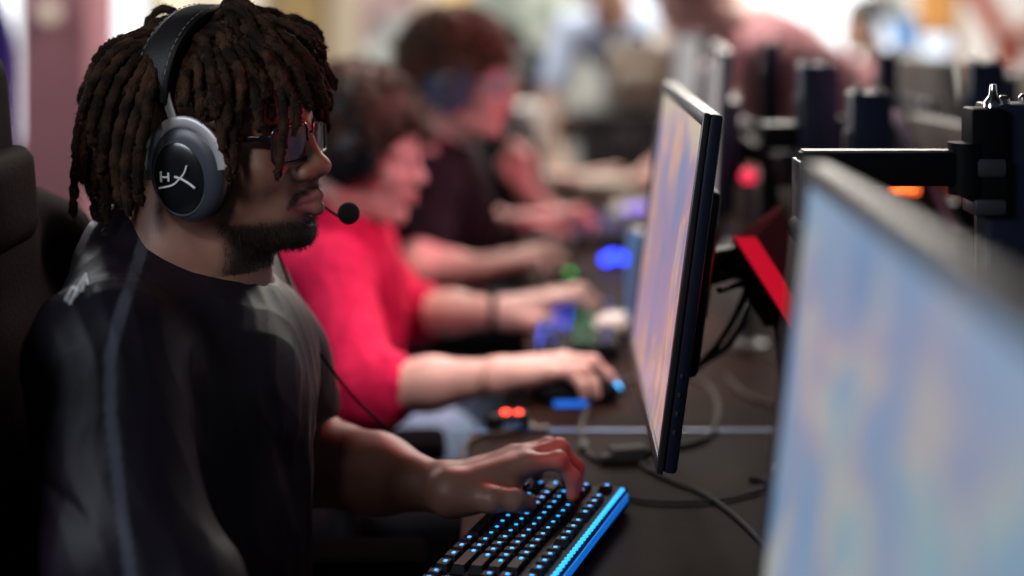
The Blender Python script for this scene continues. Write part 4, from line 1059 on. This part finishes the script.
def keyboard(label, back_far, ang, leds, edge, led_of=None, z=DZ, case=None, keym=None, U=.01905, group='keyboards on the desks', scale=1.0):
    """back_far: the corner at the back edge on the user's left; the user sits on the -X side; ang turns it about Z"""
    U = U*scale; R = Rz(ang); o_ = np.array((back_far[0], back_far[1], z))
    # local: u to the user's right (-Y), v towards the user (-X)
    L = lambda u, v, h: o_+R@np.array((-v, -u, h))
    W_, D_ = 18.6*U, 6.9*U
    e = empty('keyboard', L(W_/2, D_/2, 0), label, 'keyboard', group)
    b = B(); z0 = .004
    prof = [(0, z0), (D_, z0), (D_, .012), (D_-.004, .016), (.006, .025), (0, .022)]
    b.prism([L(0, v, h) for v, h in prof], R@np.array((0, -W_, 0))); b.build('case', case or CASE, e, sharp=30)
    k = B(); g = B(); rn = random.Random(3)
    for r, row in enumerate(ROWS):
        v0 = .012+r*U+(.006 if r else 0)
        for u0, w in row:
            h0 = .025-(v0+U/2)/D_*.008; uc = .009+u0*U+w*U/2; vc = v0+U/2; hw, hv = w*U/2-.0012, U/2-.0012
            lo = [L(uc+sx*hw, vc+sv*hv, h0-.001) for sx, sv in ((-1,-1),(1,-1),(1,1),(-1,1))]
            hi = [L(uc+sx*(hw-.0028), vc+sv*(hv-.0024)-.0008, h0+.0072) for sx, sv in ((-1,-1),(1,-1),(1,1),(-1,1))]
            k.add(lo+hi, [(4,5,6,7),(0,1,5,4),(1,2,6,5),(2,3,7,6),(3,0,4,7)])
            if leds is not None and w < 5:
                s_ = .0020; cc = (uc-(hw-.006 if w > 1.3 else 0), vc-.0022)
                q = [L(cc[0]+sx*s_*(1.25 if w > 1 else .95), cc[1]+sv*s_*.85, h0+.0074) for sx, sv in ((-1,-.7),(-.6,-1),(.6,-1),(1,-.7),(1,.7),(.6,1),(-.6,1),(-1,.7))]
                g.prism(q, (0, 0, .0003), mi=(led_of(r, u0) if led_of else 0))
    k.build('keycaps', keym or KEYC, e, sharp=20)
    if leds is not None: g.build('key_legends', leds, e, False)
    if edge is not None:
        b = B(); b.box(L(W_/2, -.0008, .0165), (.0010, W_/2-.006, .0040), R)
        for i in range(34): b.ball(L(.012+i*(W_-.024)/33, .0035, .0255), (.0030, .0030, .0018), R, n=8, m=6, mi=1)
        b.build('light_bar', [edge, leds], e, False)
    b = B()
    for u in (.02, W_-.02):
        for v in (.012, D_-.012): b.box(L(u, v, .002), (.006, .012, .002), R)
    b.build('rubber_feet', CUSH, e, False); return e, L
kb1, K1 = keyboard('black mechanical keyboard with cyan-blue lit keys under the dark hand', P(628, 482, 1.60)[:2], -18.5, BLUELED, BLUEEDGE, scale=.9)
GRN = glow('green_led', (.0, .45, .12), 3); PUR = glow('violet_led', (.20, .10, .9), 2.0); BLU = glow('deep_blue_led', (.02, .08, 1.0), 8)
keyboard('keyboard with deep blue and green keys by the hand of the player in red', (.185, 2.60), -4, [BLU, GRN, PUR], None, led_of=lambda r, u: 0 if r > 2 else (1 if r > 0 else 2))
keyboard('keyboard with violet lights beyond the blue can', (.30, 3.62), -6, [PUR], None)
keyboard('pale cream keyboard far along the desk', (.40, 3.86), -8, None, None, case=mat('cream_case', (.55, .5, .42), .6), keym=mat('cream_keys', (.62, .57, .48), .6))
# mice
def mouse(label, c, ang, body, led, z=DZ, cable=None):
    R = Rz(ang); c = np.array((c[0], c[1], z)); e = empty('mouse', c, label, 'mouse', 'mice on the desks')
    S = Sdf(R, c); S.ell((0, 0, .014), (.060, .032, .022), .01); S.ell((-.02, 0, .018), (.035, .030, .022), .01); S.box((0, 0, -.02), (.1, .1, .0225), .002, .002, '-'); S.obj('shell', .0025, body, e)
    B().tube([c+R@np.array(p) for p in ((.052, -.006, .018), (.052, .006, .018))], .007, n=14).build('scroll_wheel', led, e)
    B().box(c+R@np.array((-.048, 0, .02)), (.005, .012, .005), R, bev=.002).build('logo_light', led, e)
    if led is CY: B().box(c+R@np.array((-.012, -.0325, .006)), (.022, .0015, .004), R).build('side_glow', glow('blue_side_glow', (.01, .16, .8), 1.0), e, False)
    if cable: B().tube(smooth_path([c+R@np.array((.058, 0, .012))]+list(cable), 8), .0022, n=8).build('cord', CUSH, e)
    return e
CY = glow('azure_led', (.02, .42, 1.0), 5)
mouse('black mouse with azure glow under the hand of the player in red', (.088, 2.03), 3, CASE, CY)
WHITEG = mat('warm_white_plastic', (.72, .66, .58), .45)
mouse('small white mouse by the foot of the blue can', (.165, 2.42), 70, WHITEG, WHITEG, cable=[(.165, 2.30, DZ+.004), (.150, 2.12, DZ+.004), (.158, 2.05, DZ+.004)])
# little sound box with red lights
se = empty('sound_box', P(510, 420, 1.88)*(1, 1, 0)+(0, 0, DZ), 'small black sound box with two red lights at the desk edge', 'sound box')
c = P(508, 424, 1.895); c[2] = DZ+.011; R_ = Rz(20)
B().box(c, (.026, .014, .011), R_, bev=.004).build('case', CASE, se, sharp=30)
RL = glow('red_led', (1, .04, .02), 7)
B().ball(c+R_@np.array((-.004, -.002, .013)), (.0055, .004, .003)).build('red_light', RL, se); B().ball(c+R_@np.array((.012, -.006, .012)), (.005, .004, .003)).build('red_light', RL, se)
B().box(c+R_@np.array((.0, -.0145, -.001)), (.012, .001, .004), R_).build('front_window', mat('blue_window', (.10, .22, .40), .3), se)
B().tube(smooth_path([c+R_@np.array((.024, 0, 0)), c+(.035, -.01, -.006), c+(.05, .0, -.008)], 6), .004, n=10).build('plug', mat('grey_rubber', (.22, .2, .19), .6), se)
# cables
CABM = mat('grey_cable', (.085, .072, .066), .6, spec=.15); CABB = mat('black_cable', (.012, .012, .014), .5)
def cable(label, pts, r=.003, m=None, ends=None):
    pts = [np.array(p, float) for p in pts]; e = empty('cable', pts[0], label, 'cable', None)
    B().tube(smooth_path(pts, 10), r, n=8).build('cord', m or CABM, e)
    for i in ends or []:
        p = pts[i]; d = (pts[1]-pts[0]) if i == 0 else (pts[-1]-pts[-2]); B().box(p, (.012, .006, .0045), basis(d, (0, 0, 1)), bev=.0015).build('plug', m or CABM, e, sharp=30)
    return e
def D2(px, py, h=.003):       # a point on the desk the photo pixel shows
    Y = (CAMZ-DZ-h)*F/(py-HORIZON); return np.array(((px-512)/F*Y, Y, DZ+h))
cable('grey cable looping on the desk left of the in-focus monitor', [D2(584, 447), D2(582, 425), D2(592, 402), D2(612, 386), D2(640, 378), D2(680, 376), D2(705, 384), D2(717, 402), D2(716, 425), D2(706, 438), D2(682, 446), D2(650, 452), D2(612, 460), D2(594, 458), D2(584, 447)], .0034, ends=[0])
cable('grey cable running from below the in-focus monitor to the near desk edge', [D2(640, 452), D2(644, 466), D2(672, 480), D2(702, 492), D2(735, 515), D2(765, 545), D2(790, 575)], .0026)
cable('thin black cable lying across the near desk', [D2(618, 496), D2(660, 502), D2(720, 500), D2(765, 490), D2(800, 487)], .0020, CABB)
cable('grey cable curling around the left front corner of the desk seam', [D2(505, 432), D2(480, 436), D2(466, 445), D2(462, 462), D2(468, 473), D2(474, 466)], .0030, ends=[0])
cable('pale cable end lying near the right monitor', [D2(748, 478), D2(762, 479), D2(774, 484), D2(790, 492)], .0028)
cable('grey cable trailing behind the in-focus monitor', [D2(725, 375), D2(742, 392), D2(765, 402), D2(790, 408), D2(830, 405)], .003)
cable('grey cable on the desk beyond the dangling black cords', [D2(715, 340), D2(735, 350), D2(760, 352), D2(800, 372)], .003)
m0 = L1m((.06, -.06, -.03))
cable('black cord hanging behind the in-focus monitor in a loop', [m0, P(745, 285, 1.72), P(738, 310, 1.72), P(722, 338, 1.72), P(706, 358, 1.74), P(690, 372, 1.78)], .0036, CABB)
cable('thicker braided cord dangling beside the black one', [L1m((.06, -.02, -.02)), P(750, 282, 1.78), P(746, 315, 1.76), P(728, 345, 1.76), P(704, 362, 1.80), P(688, 374, 1.86)], .0042, mat('braided_cable', (.03, .04, .07), .5, bump=1, bscale=900))
# adapter on the seam
ae = empty('adapter', D2(655, 447), 'grey cable adapter lying in the loop under the in-focus monitor', 'adapter')
B().box(D2(628, 453, .008), (.022, .010, .008), Rz(12), bev=.003).build('block', CABM, ae, sharp=30); B().box(D2(606, 458, .006), (.008, .006, .0045), Rz(12), bev=.002).build('plug', CABM, ae, sharp=30)
# blue can
ce = empty('drink_can', (P(640, 320, 2.42)[0], 2.42, DZ), 'tall slim bright blue can behind the in-focus monitor', 'can'); cx = P(643, 0, 2.42)[0]
CANB = mat('can_blue', (.10, .30, .62), .35)
B().lathe((cx, 2.42, DZ), [(.020, 0), (.0265, .006), (.0265, .158), (.022, .170)], n=32).build('can_body', CANB, ce)
B().lathe((cx, 2.42, DZ+.170), [(.022, 0), (.0215, .003), (.019, .003), (.019, .001)], n=32).build('can_lid', mat('can_aluminium', (.7, .7, .72), .25, 1), ce)
# red-faced faceted panel behind the in-focus monitor
re_ = empty('control_panel', P(760, 300, 1.78), 'tilted black box with a red edge and glossy plum face behind the in-focus monitor', 'panel')
A = P(734, 237, 1.74); u = np.array((.052, -.215, -.098)); v = np.array((.062, .085, .022)); n = np.cross(u, v); n /= np.linalg.norm(n); n = n if n[2] > 0 else -n
hi = lambda a, b_: A+u*a+v*b_+n*.010; lo = lambda a, b_, d=0: A+u*a+v*b_+n*d
REDP = mat('red_glow_edge', (.60, .006, .02), .6, spec=.05, emit=(.80, .004, .03), estr=.62); PLUM = mat('plum_gloss', (.20, .045, .055), .6, spec=.0)  # red light on the edge is put into the emission
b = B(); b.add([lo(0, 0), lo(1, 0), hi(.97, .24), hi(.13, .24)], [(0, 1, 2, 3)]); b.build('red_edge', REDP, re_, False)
b = B(); b.add([lo(0, 0), hi(.13, .24), hi(.08, .98), lo(0, 1.1), hi(.97, .24), hi(.97, .98), lo(1, 1.1), lo(1, 0)], [(0, 1, 2, 3), (1, 4, 5, 2), (3, 2, 5, 6), (4, 7, 6, 5)]); b.build('plum_face', PLUM, re_, False)
b = B(); b.prism([lo(0, 0), lo(1, 0), lo(1, 1.1), lo(0, 1.1)], -n*.024); b.build('black_frame', STEEL, re_, False)
b = B(); b.add([hi(.50, .24)+n*.0005, hi(.60, .24)+n*.0005, hi(.38, .95)+n*.0005, hi(.20, .95)+n*.0005], [(0, 1, 2, 3)]); b.build('face_sheen', mat('sheen_mauve', (.30, .14, .17), .3), re_, False)  # diagonal reflection on the plum face, painted as a lighter band
B().box(lo(.45, .5, -.03), (.03, .03, .02), basis(u, n)).tube([lo(.45, .5, -.04), (.33, 1.72, DZ+.012)], .012, n=12).lathe((.33, 1.72, DZ), [(.03, 0), (.03, .008), (.015, .014)]).build('foot_stand', STEEL, re_)
# lights and small things by the far monitors
ge = empty('sound_box', P(569, 300, 2.9)*(1, 1, 0)+(0, 0, DZ), 'small black box with a green light by the far hands', 'sound box'); c = P(570, 300, 2.84); c[2] = DZ+.012
B().box(c, (.03, .02, .012), bev=.004).build('case', CASE, ge); B().ball(c+(0, -.004, .013), (.006, .005, .004)).build('green_light', glow('green_light_glow', (.0, .35, .03), 5), ge)
for i, (px, py, Y) in enumerate([(606, 259, 3.05), (613, 256, 3.05), (625, 258, 3.05)]):
    c = P(px, py, Y); e = empty('led_speaker', (c[0], Y, DZ), ('leftmost', 'middle', 'rightmost')[i]+' of the three deep blue lights left of the blue can', 'light', 'deep blue lights on the desk')
    h_ = (c[2]-DZ)/2
    B().box((c[0], Y, DZ+h_), (.008, .012, h_), bev=.002).build('case', CASE, e); B().ball((c[0], Y-.012, c[2]+.002), (.0085, .004, .0085)).build('blue_light', glow('deep_blue_glow', (.02, .05, 1), 9), e)
for i, (px, py, Y) in enumerate([(628, 205, 3.4), (640, 203, 3.4), (648, 206, 3.4)]):
    c = P(px, py, Y); e = empty('led_stick', (c[0], Y, DZ), ('leftmost', 'middle', 'rightmost')[i]+' of the three violet lights beyond the blue can', 'light', 'violet lights on the far desk')
    B().box((c[0], Y, (c[2]+DZ)/2), (.006, .008, (c[2]-DZ)/2), bev=.002).build('case', CASE, e); B().ball((c[0], Y-.009, c[2]-.008), (.0065, .003, .0065)).build('violet_light', glow('violet_glow', (.16, .05, .9), 4), e)
te = empty('tissue_box', (.256, 4.0, DZ), 'cream box with a rounded top far along the desk', 'box')
B().box((.256, 4.0, DZ+.03), (.065, .05, .03), bev=.010).build('carton', mat('cream_card', (.70, .62, .50), .8), te); B().box((.256, 4.0, DZ+.061), (.04, .015, .002), bev=.001).build('paper_slot', WHITEP, te)
# orange-lit display low behind the sharp arm
oe = empty('display_unit', P(905, 200, 2.3)*(1, 1, 0)+(0, 0, DZ), 'black unit with small glowing orange characters under the sharp arm', 'display'); c = P(905, 190, 2.3)
B().box((c[0], 2.33, (c[2]+.03+DZ)/2), (.05, .02, (c[2]+.03-DZ)/2), bev=.004).build('case', CASE, oe)
b = B(); OR = glow('orange_led', (1, .16, .03), 6)
for i in range(5):
    x = c[0]-.018+i*.009
    for dz in (-.005, 0, .005): b.box((x, 2.3085, c[2]+dz), (.0030, .0008, .0008))
    b.box((x-.003, 2.3085, c[2]+.0025), (.0008, .0008, .0028)); b.box((x+.003, 2.3085, c[2]-.0025), (.0008, .0008, .0028))
b.build('orange_characters', OR, oe, False)
# red status light behind
le = empty('status_lamp', P(745, 165, 2.5)*(1, 1, 0)+(0, 0, DZ), 'small crimson lamp on a thin black stem behind the in-focus monitor', 'lamp'); c = P(748, 176, 2.35)
B().tube([(c[0], c[1], DZ), c], .007).lathe((c[0], c[1], DZ), [(.03, 0), (.03, .006), (.008, .01)]).build('stem', STEEL, le); B().ball(c, .013).build('red_bulb', glow('crimson_glow', (.9, .03, .08), 1.2), le)

# ------------------------------------------------------------------ gaming chairs
MATTE = mat('matte_black_padding', (.006, .006, .007), .9, spec=.0)
def gaming_chair(label, c, yaw, m, m2, back=.0, h=1.22, group='gaming chairs of the players', logo=False, recl=8, w=1.0):
    """c: floor point under the seat; the sitter faces +X before the turn"""
    R = Rz(yaw); c = np.array((c[0], c[1], 0.)); e = empty('gaming_chair', c, label, 'chair', group)
    S = Sdf(R, c); S.box((.02, 0, .44), (.25, .24, .045), .04, .03)
    for y in (-.22, .22): S.cap((-.18, y, .475), (.22, y, .475), .035, .035, .03)
    S.obj('seat', .011, m, e)
    t = math.tan(math.radians(recl)); X = lambda z: -.25-(z-.45)*t
    S = Sdf(R, c)
    S.box((X(.72), 0, .72), (.045, .20*w, .26), .04, .04, R=Ry(-recl)); S.box((X(.98), 0, .97), (.042, .23*w, .09), .04, .04, R=Ry(-recl)); S.box((X(h-.10), 0, h-.10), (.038, .145*w, .12), .035, .05, R=Ry(-recl))
    for y in (-1, 1): S.cap((X(.55)+.02, y*.21*w, .55), (X(.98)+.035, y*.225*w, 1.0), .035, .042, .03); S.cap((X(.98)+.035, y*.225*w, 1.0), (X(1.05), y*.15*w, 1.06), .036, .03, .03)
    S.obj('backrest', .009, m, e)
    S = Sdf(R, c); S.box((X(h-.13)+.040, 0, h-.13), (.022, .12*w, .05), .02, .02, R=Ry(-recl)); S.obj('headrest_cushion', .009, m2, e)
    if logo:
        b = B(); q0 = c+R@np.array((X(.8)-.052, 0, .8))
        b.box(q0, (.002, .03, .02), R)
        b.build('back_badge', SATIN, e)
    for y in (-1, 1):
        b = B(); b.tube([c+R@np.array(p) for p in ((0, y*.27, .42), (0, y*.30, .45), (0, y*.30, .60))], .018, n=12)
        ar = b.build('armrest_post', STEEL, e); S = Sdf(R, c); S.box((.02, y*.30, .62), (.13, .045, .016), .014, .01); S.obj('armrest', .008, MATTE, e)
    B().lathe(c+(0, 0, .10), [(.03, 0), (.03, .28), (.05, .30)], n=20).build('gas_lift', STEEL, e)
    b = B()
    for k in range(5):
        a = math.radians(72*k+20); d = np.array((math.cos(a), math.sin(a), 0)); b.tube([c+(0, 0, .12), c+d*.16+(0, 0, .11), c+d*.30+(0, 0, .075)], [.032, .024, .018], n=10)
    b.build('star_base', STEEL, e)
    for k in range(5):
        a = math.radians(72*k+20); d = np.array((math.cos(a), math.sin(a), 0)); w_ = np.array((-d[1], d[0], 0))
        B().tube([c+d*.30+(0, 0, .03)-w_*.022, c+d*.30+(0, 0, .03)+w_*.022], .03, n=18).build('caster', CUSH, e)
    return e
MAROON = mat('dark_maroon_leather', (.018, .004, .006), .7, spec=.04, bump=.3, bscale=200); GREYF = mat('pale_grey_fabric', (.25, .27, .26), .85, sheen=.2); DGREY = mat('dark_grey_fabric', (.014, .014, .017), .9, spec=.05)
gaming_chair('dark maroon gaming chair behind the dreadlocked player', (-.235, 1.42), 2, MAROON, MAROON, h=1.20, recl=5, w=1.05)
gaming_chair('dark gaming chair of the player in red', (-.27, 2.46), 5, DGREY, DGREY, h=1.0)
gaming_chair('grey fabric gaming chair of the curly-haired player', (-.16, 3.16), 8, GREYF, GREYF, h=.98)
gaming_chair('dark gaming chair of the fourth player', (-.05, 3.95), 5, DGREY, DGREY, h=1.0)
gaming_chair('empty dark grey gaming chair with pale edges behind the players', (.03, 5.25), -70, DGREY, GREYF, h=1.14)
gaming_chair('pale grey empty chair in front of the green-lit window', (-.25, 6.0), -60, GREYF, GREYF, h=1.16)
# ------------------------------------------------------------------ people and things far behind
def bystander(label, foot, face, lean, shirtm, skin, hairm, hgt=1.72, arms=None, sit=False, sleeve=.6, tr=None, group='people far down the hall', headang=0, neckf=.0):
    """standing or seated figure; face: heading in degrees (0 = +X); lean: forward bend of the trunk in degrees"""
    e = empty('person', (foot[0], foot[1], 0), label, 'person', group); R = Rz(face); c = np.array((foot[0], foot[1], 0.)); s = hgt/1.72
    hip = np.array((0, 0, .46 if sit else .92))*s; la = math.radians(lean); d = np.array((math.sin(la), 0, math.cos(la)))
    nk = hip+d*.50*s; G = lambda p: c+R@np.array(p, float)
    RH = R@Ry(headang+lean*.4); hT = G(nk+d*.09*s+np.array((.045, 0, .085))*s)
    S = Sdf(RH, hT, .97*s); head(S); S.frame(R, c)
    S.cap((RH.T@np.zeros(3))+R.T@(hT-c)+np.array((-.02, 0, -.04)), nk, .052, .058, .02)
    shs = [nk+np.array((0, y*.17, -.05))*s for y in (-1, 1)]
    arms = arms or [((.10, -.02, -.26), (.28, .02, -.20)), ((.10, .02, -.26), (.28, -.02, -.20))]
    AR = []
    for i, (a, w) in enumerate(arms):
        sh = shs[i]; el = sh+np.array(a)*s; wr = el+(np.array(w)-np.array(a) if False else np.array(w))*s
        AR.append((sh, el, wr)); S.cap(sh, el, .043*s, .037*s, .02); S.cap(el, wr, .037*s, .022*s, .02)
    for i, (sh, el, wr) in enumerate(AR):
        dd = (wr-el); up = np.cross(dd, (0, 1, 0)); up = up if abs(up@np.array((0, 0, 1))) > 1e-3 else np.array((1, 0, 0))
        hand(S, R@basis(dd, up if up[2] > 0 else -up), G(wr), .95*s, mirror=(i == 0)); S.frame(R, c)
    S.cap(hip, nk, .09, .08, .05)
    S.obj('body', .006, skin, e, dict(lips=lips_mask(RH, hT, .97*s)))
    S = Sdf(R, c); S.cap(hip+(0, -.05, 0), hip+(0, .05, 0), .125*s, .125*s, .05); S.cap(hip, nk-d*.10, .125*s, .13*s, .06)
    S.ell(nk-d*.16*s, np.array((.115, .185, .17))*s, .05, R=Ry(lean)); S.cap(shs[0], shs[1], .062*s, .062*s, .05)
    for sh, el, wr in AR: S.cap(sh, sh+(el-sh)*min(sleeve*1.5, 1), .062*s, .056*s, .03)
    if sleeve > .7:
        for sh, el, wr in AR: S.cap(el, el+(wr-el)*.8, .054*s, .042*s, .03)
    S.disp += [fold_fn(.007, 80, int(abs(foot[1])*30)), noise_fn(.003, 30, 60, 4)]
    S.obj('shirt', .009, shirtm, e)
    S = Sdf(RH, hT, .97*s); S.ell((HC[0]-.006, 0, HC[2]+.008), (HR[0]+.012, HR[1]+.010, HR[2]+.010), .01); S.ell((.100, 0, -.008), (.05, .10, .065), .02, '-'); S.ell((.045, 0, -.085), (.12, .12, .08), .02, '-')
    S.disp.append(noise_fn(.004, 90, 180, 3)); S.obj('hair', .007, hairm, e)
    S = Sdf(R, c)
    for y in (-1, 1):
        h0 = hip+np.array((0, y*.09, -.02))*s
        if sit: kn = h0+np.array((.42, y*.04, .02))*s; ft = np.array((kn[0]-.03, kn[1], .09))
        else: kn = np.array((.04, y*.10*s, .50*s)); ft = np.array((0, y*.11*s, .09))
        S.cap(h0, kn, .088*s, .062*s, .03); S.cap(kn, ft, .058*s, .046*s, .02)
    S.disp.append(fold_fn(.005, 90, 6)); S.obj('trousers', .012, tr or TR1, e)
    for y in (-1, 1):
        x = (.39*s if sit else 0); yy = y*(.13 if sit else .11)*s
        S = Sdf(R, c); S.ell((x, yy, .075), (.055, .045, .05), .03); S.cap((x, yy, .045), (x+.12, yy, .035), .045, .034, .03); S.obj('shoe', .010, SHOE, e)
    return e
PINKS = mat('rose_shirt', (.62, .20, .24), .8, noise=(12, (.72, .40, .40), .3, .7)); WHT = mat('white_cotton', (.74, .71, .64), .85); LBLUE = mat('light_blue_shirt', (.42, .50, .66), .85)
CHAR = mat('charcoal_hoodie', (.05, .052, .058), .85); BLK = mat('black_cotton', (.014, .013, .014), .85); TANSK = mat('tan_skin', (.46, .27, .19), .5); attr_mix(TANSK, 'lips', (.4, .16, .13))
DHAIR = mat('dark_hair', (.02, .014, .012), .6)
bystander('person in rose shirt bending over the opposite desk row', (1.02, 4.3), 200, 62, PINKS, SKIN2, DHAIR, arms=[((.04, 0, -.24), (.10, 0, -.08)), ((.04, 0, -.24), (.08, 0, -.08))], sleeve=.6)
bystander('person in white t-shirt leaning in beside the rose-shirted one', (.94, 5.15), 228, 52, WHT, SKIN2, DHAIR, arms=[((.06, -.08, -.26), (.06, .04, -.22)), ((.06, .08, -.26), (.06, -.04, -.22))], sleeve=.65)
bystander('person in light blue shirt bending down behind the black storage case', (.52, 5.85), 250, 58, LBLUE, TANSK, HAIR3, arms=[((.08, -.06, -.24), (.10, .05, -.18)), ((.06, .04, -.25), (.12, -.03, -.18))], sleeve=.5)
bystander('person in black seated right of the light blue shirt', (.78, 6.4), 190, 12, BLK, TANSK, DHAIR, sit=True, sleeve=.8, hgt=1.6)
bystander('person with charcoal hood seen above the slim navy post', (1.62, 6.35), 190, 8, CHAR, TANSK, CHAR, sit=True, sleeve=.8)
bystander('person in sage-green top standing far behind at the green-lit window', (.03, 7.6), -90, 5, mat('sage_shirt', (.42, .48, .42), .85), TANSK, DHAIR, arms=[((.02, -.05, -.28), (.10, .04, -.20)), ((.02, .05, -.28), (.10, -.04, -.20))])
# white figure-like things the photo shows beside the third player: a white desk lamp
le = empty('desk_lamp', (.06, 4.35, DZ), 'white desk lamp with a tapered shade right of the curly player', 'lamp')
WL = mat('white_lamp_paint', (.85, .84, .80), .5)
B().lathe(P(527, 130, 4.35)-(0, 0, .02), [(.022, -.10), (.035, -.03), (.055, .06), (.052, .09), (.02, .10)], axis=(-.25, 0, 1), n=28).build('lamp_shade', WL, le)
B().tube(smooth_path([P(538, 160, 4.35), (.10, 4.40, .95), (.13, 4.42, DZ+.01)], 8), .010).lathe((.13, 4.42, DZ), [(.06, 0), (.06, .012), (.012, .02)]).build('lamp_stand', WL, le)
# black crate table
ce = empty('crate', (.46, 4.85, 0), 'black storage case standing behind the desks, left of the in-focus monitor', 'case')
B().box((.46, 4.85, .445), (.24, .16, .43), bev=.02).build('case_body', mat('case_black', (.022, .024, .024), .6, bump=.2), ce, sharp=30)
B().box((.46, 4.85, .885), (.245, .165, .018), bev=.01).build('case_lid', mat('case_lid', (.03, .032, .032), .5), ce, sharp=30)
for x in (.36, .56): B().box((x, 4.685, .82), (.02, .008, .03), bev=.003).build('latch', SATIN, ce)
# backpack and loose controllers on the case
S = Sdf(None, (.40, 4.84, .903)); S.box((0, 0, .10), (.10, .08, .11), .05, .03); S.box((0, -.085, .07), (.07, .03, .06), .025, .02); S.disp.append(fold_fn(.005, 90, 9))
be = empty('backpack', (.40, 4.84, .903), 'taupe bag lying on the black case', 'bag'); S.obj('bag_body', .009, mat('taupe_canvas', (.24, .20, .16), .9), be)
B().tube(smooth_path([(.36, 4.80, 1.085), (.38, 4.78, 1.14), (.42, 4.78, 1.14), (.44, 4.80, 1.085)], 6), .008).build('strap', CUSH, be)
# cream armchair back / white coat on the opposite side
ve = empty('tube_stand', (.62, 3.2, DZ), 'pale upright tube stand left of the white-shirted person', 'stand'); c = P(712, 60, 3.2)
B().tube([(c[0], 3.2, DZ), (c[0], 3.2, 1.10)], .022, n=20).lathe((c[0], 3.2, DZ), [(.06, 0), (.06, .01), (.022, .02)]).build('upright', mat('pale_tube', (.42, .40, .38), .5), ve); B().ball((c[0], 3.2, 1.11), (.03, .03, .02)).build('top_knob', mat('pale_knob', (.6, .58, .54), .5), ve)
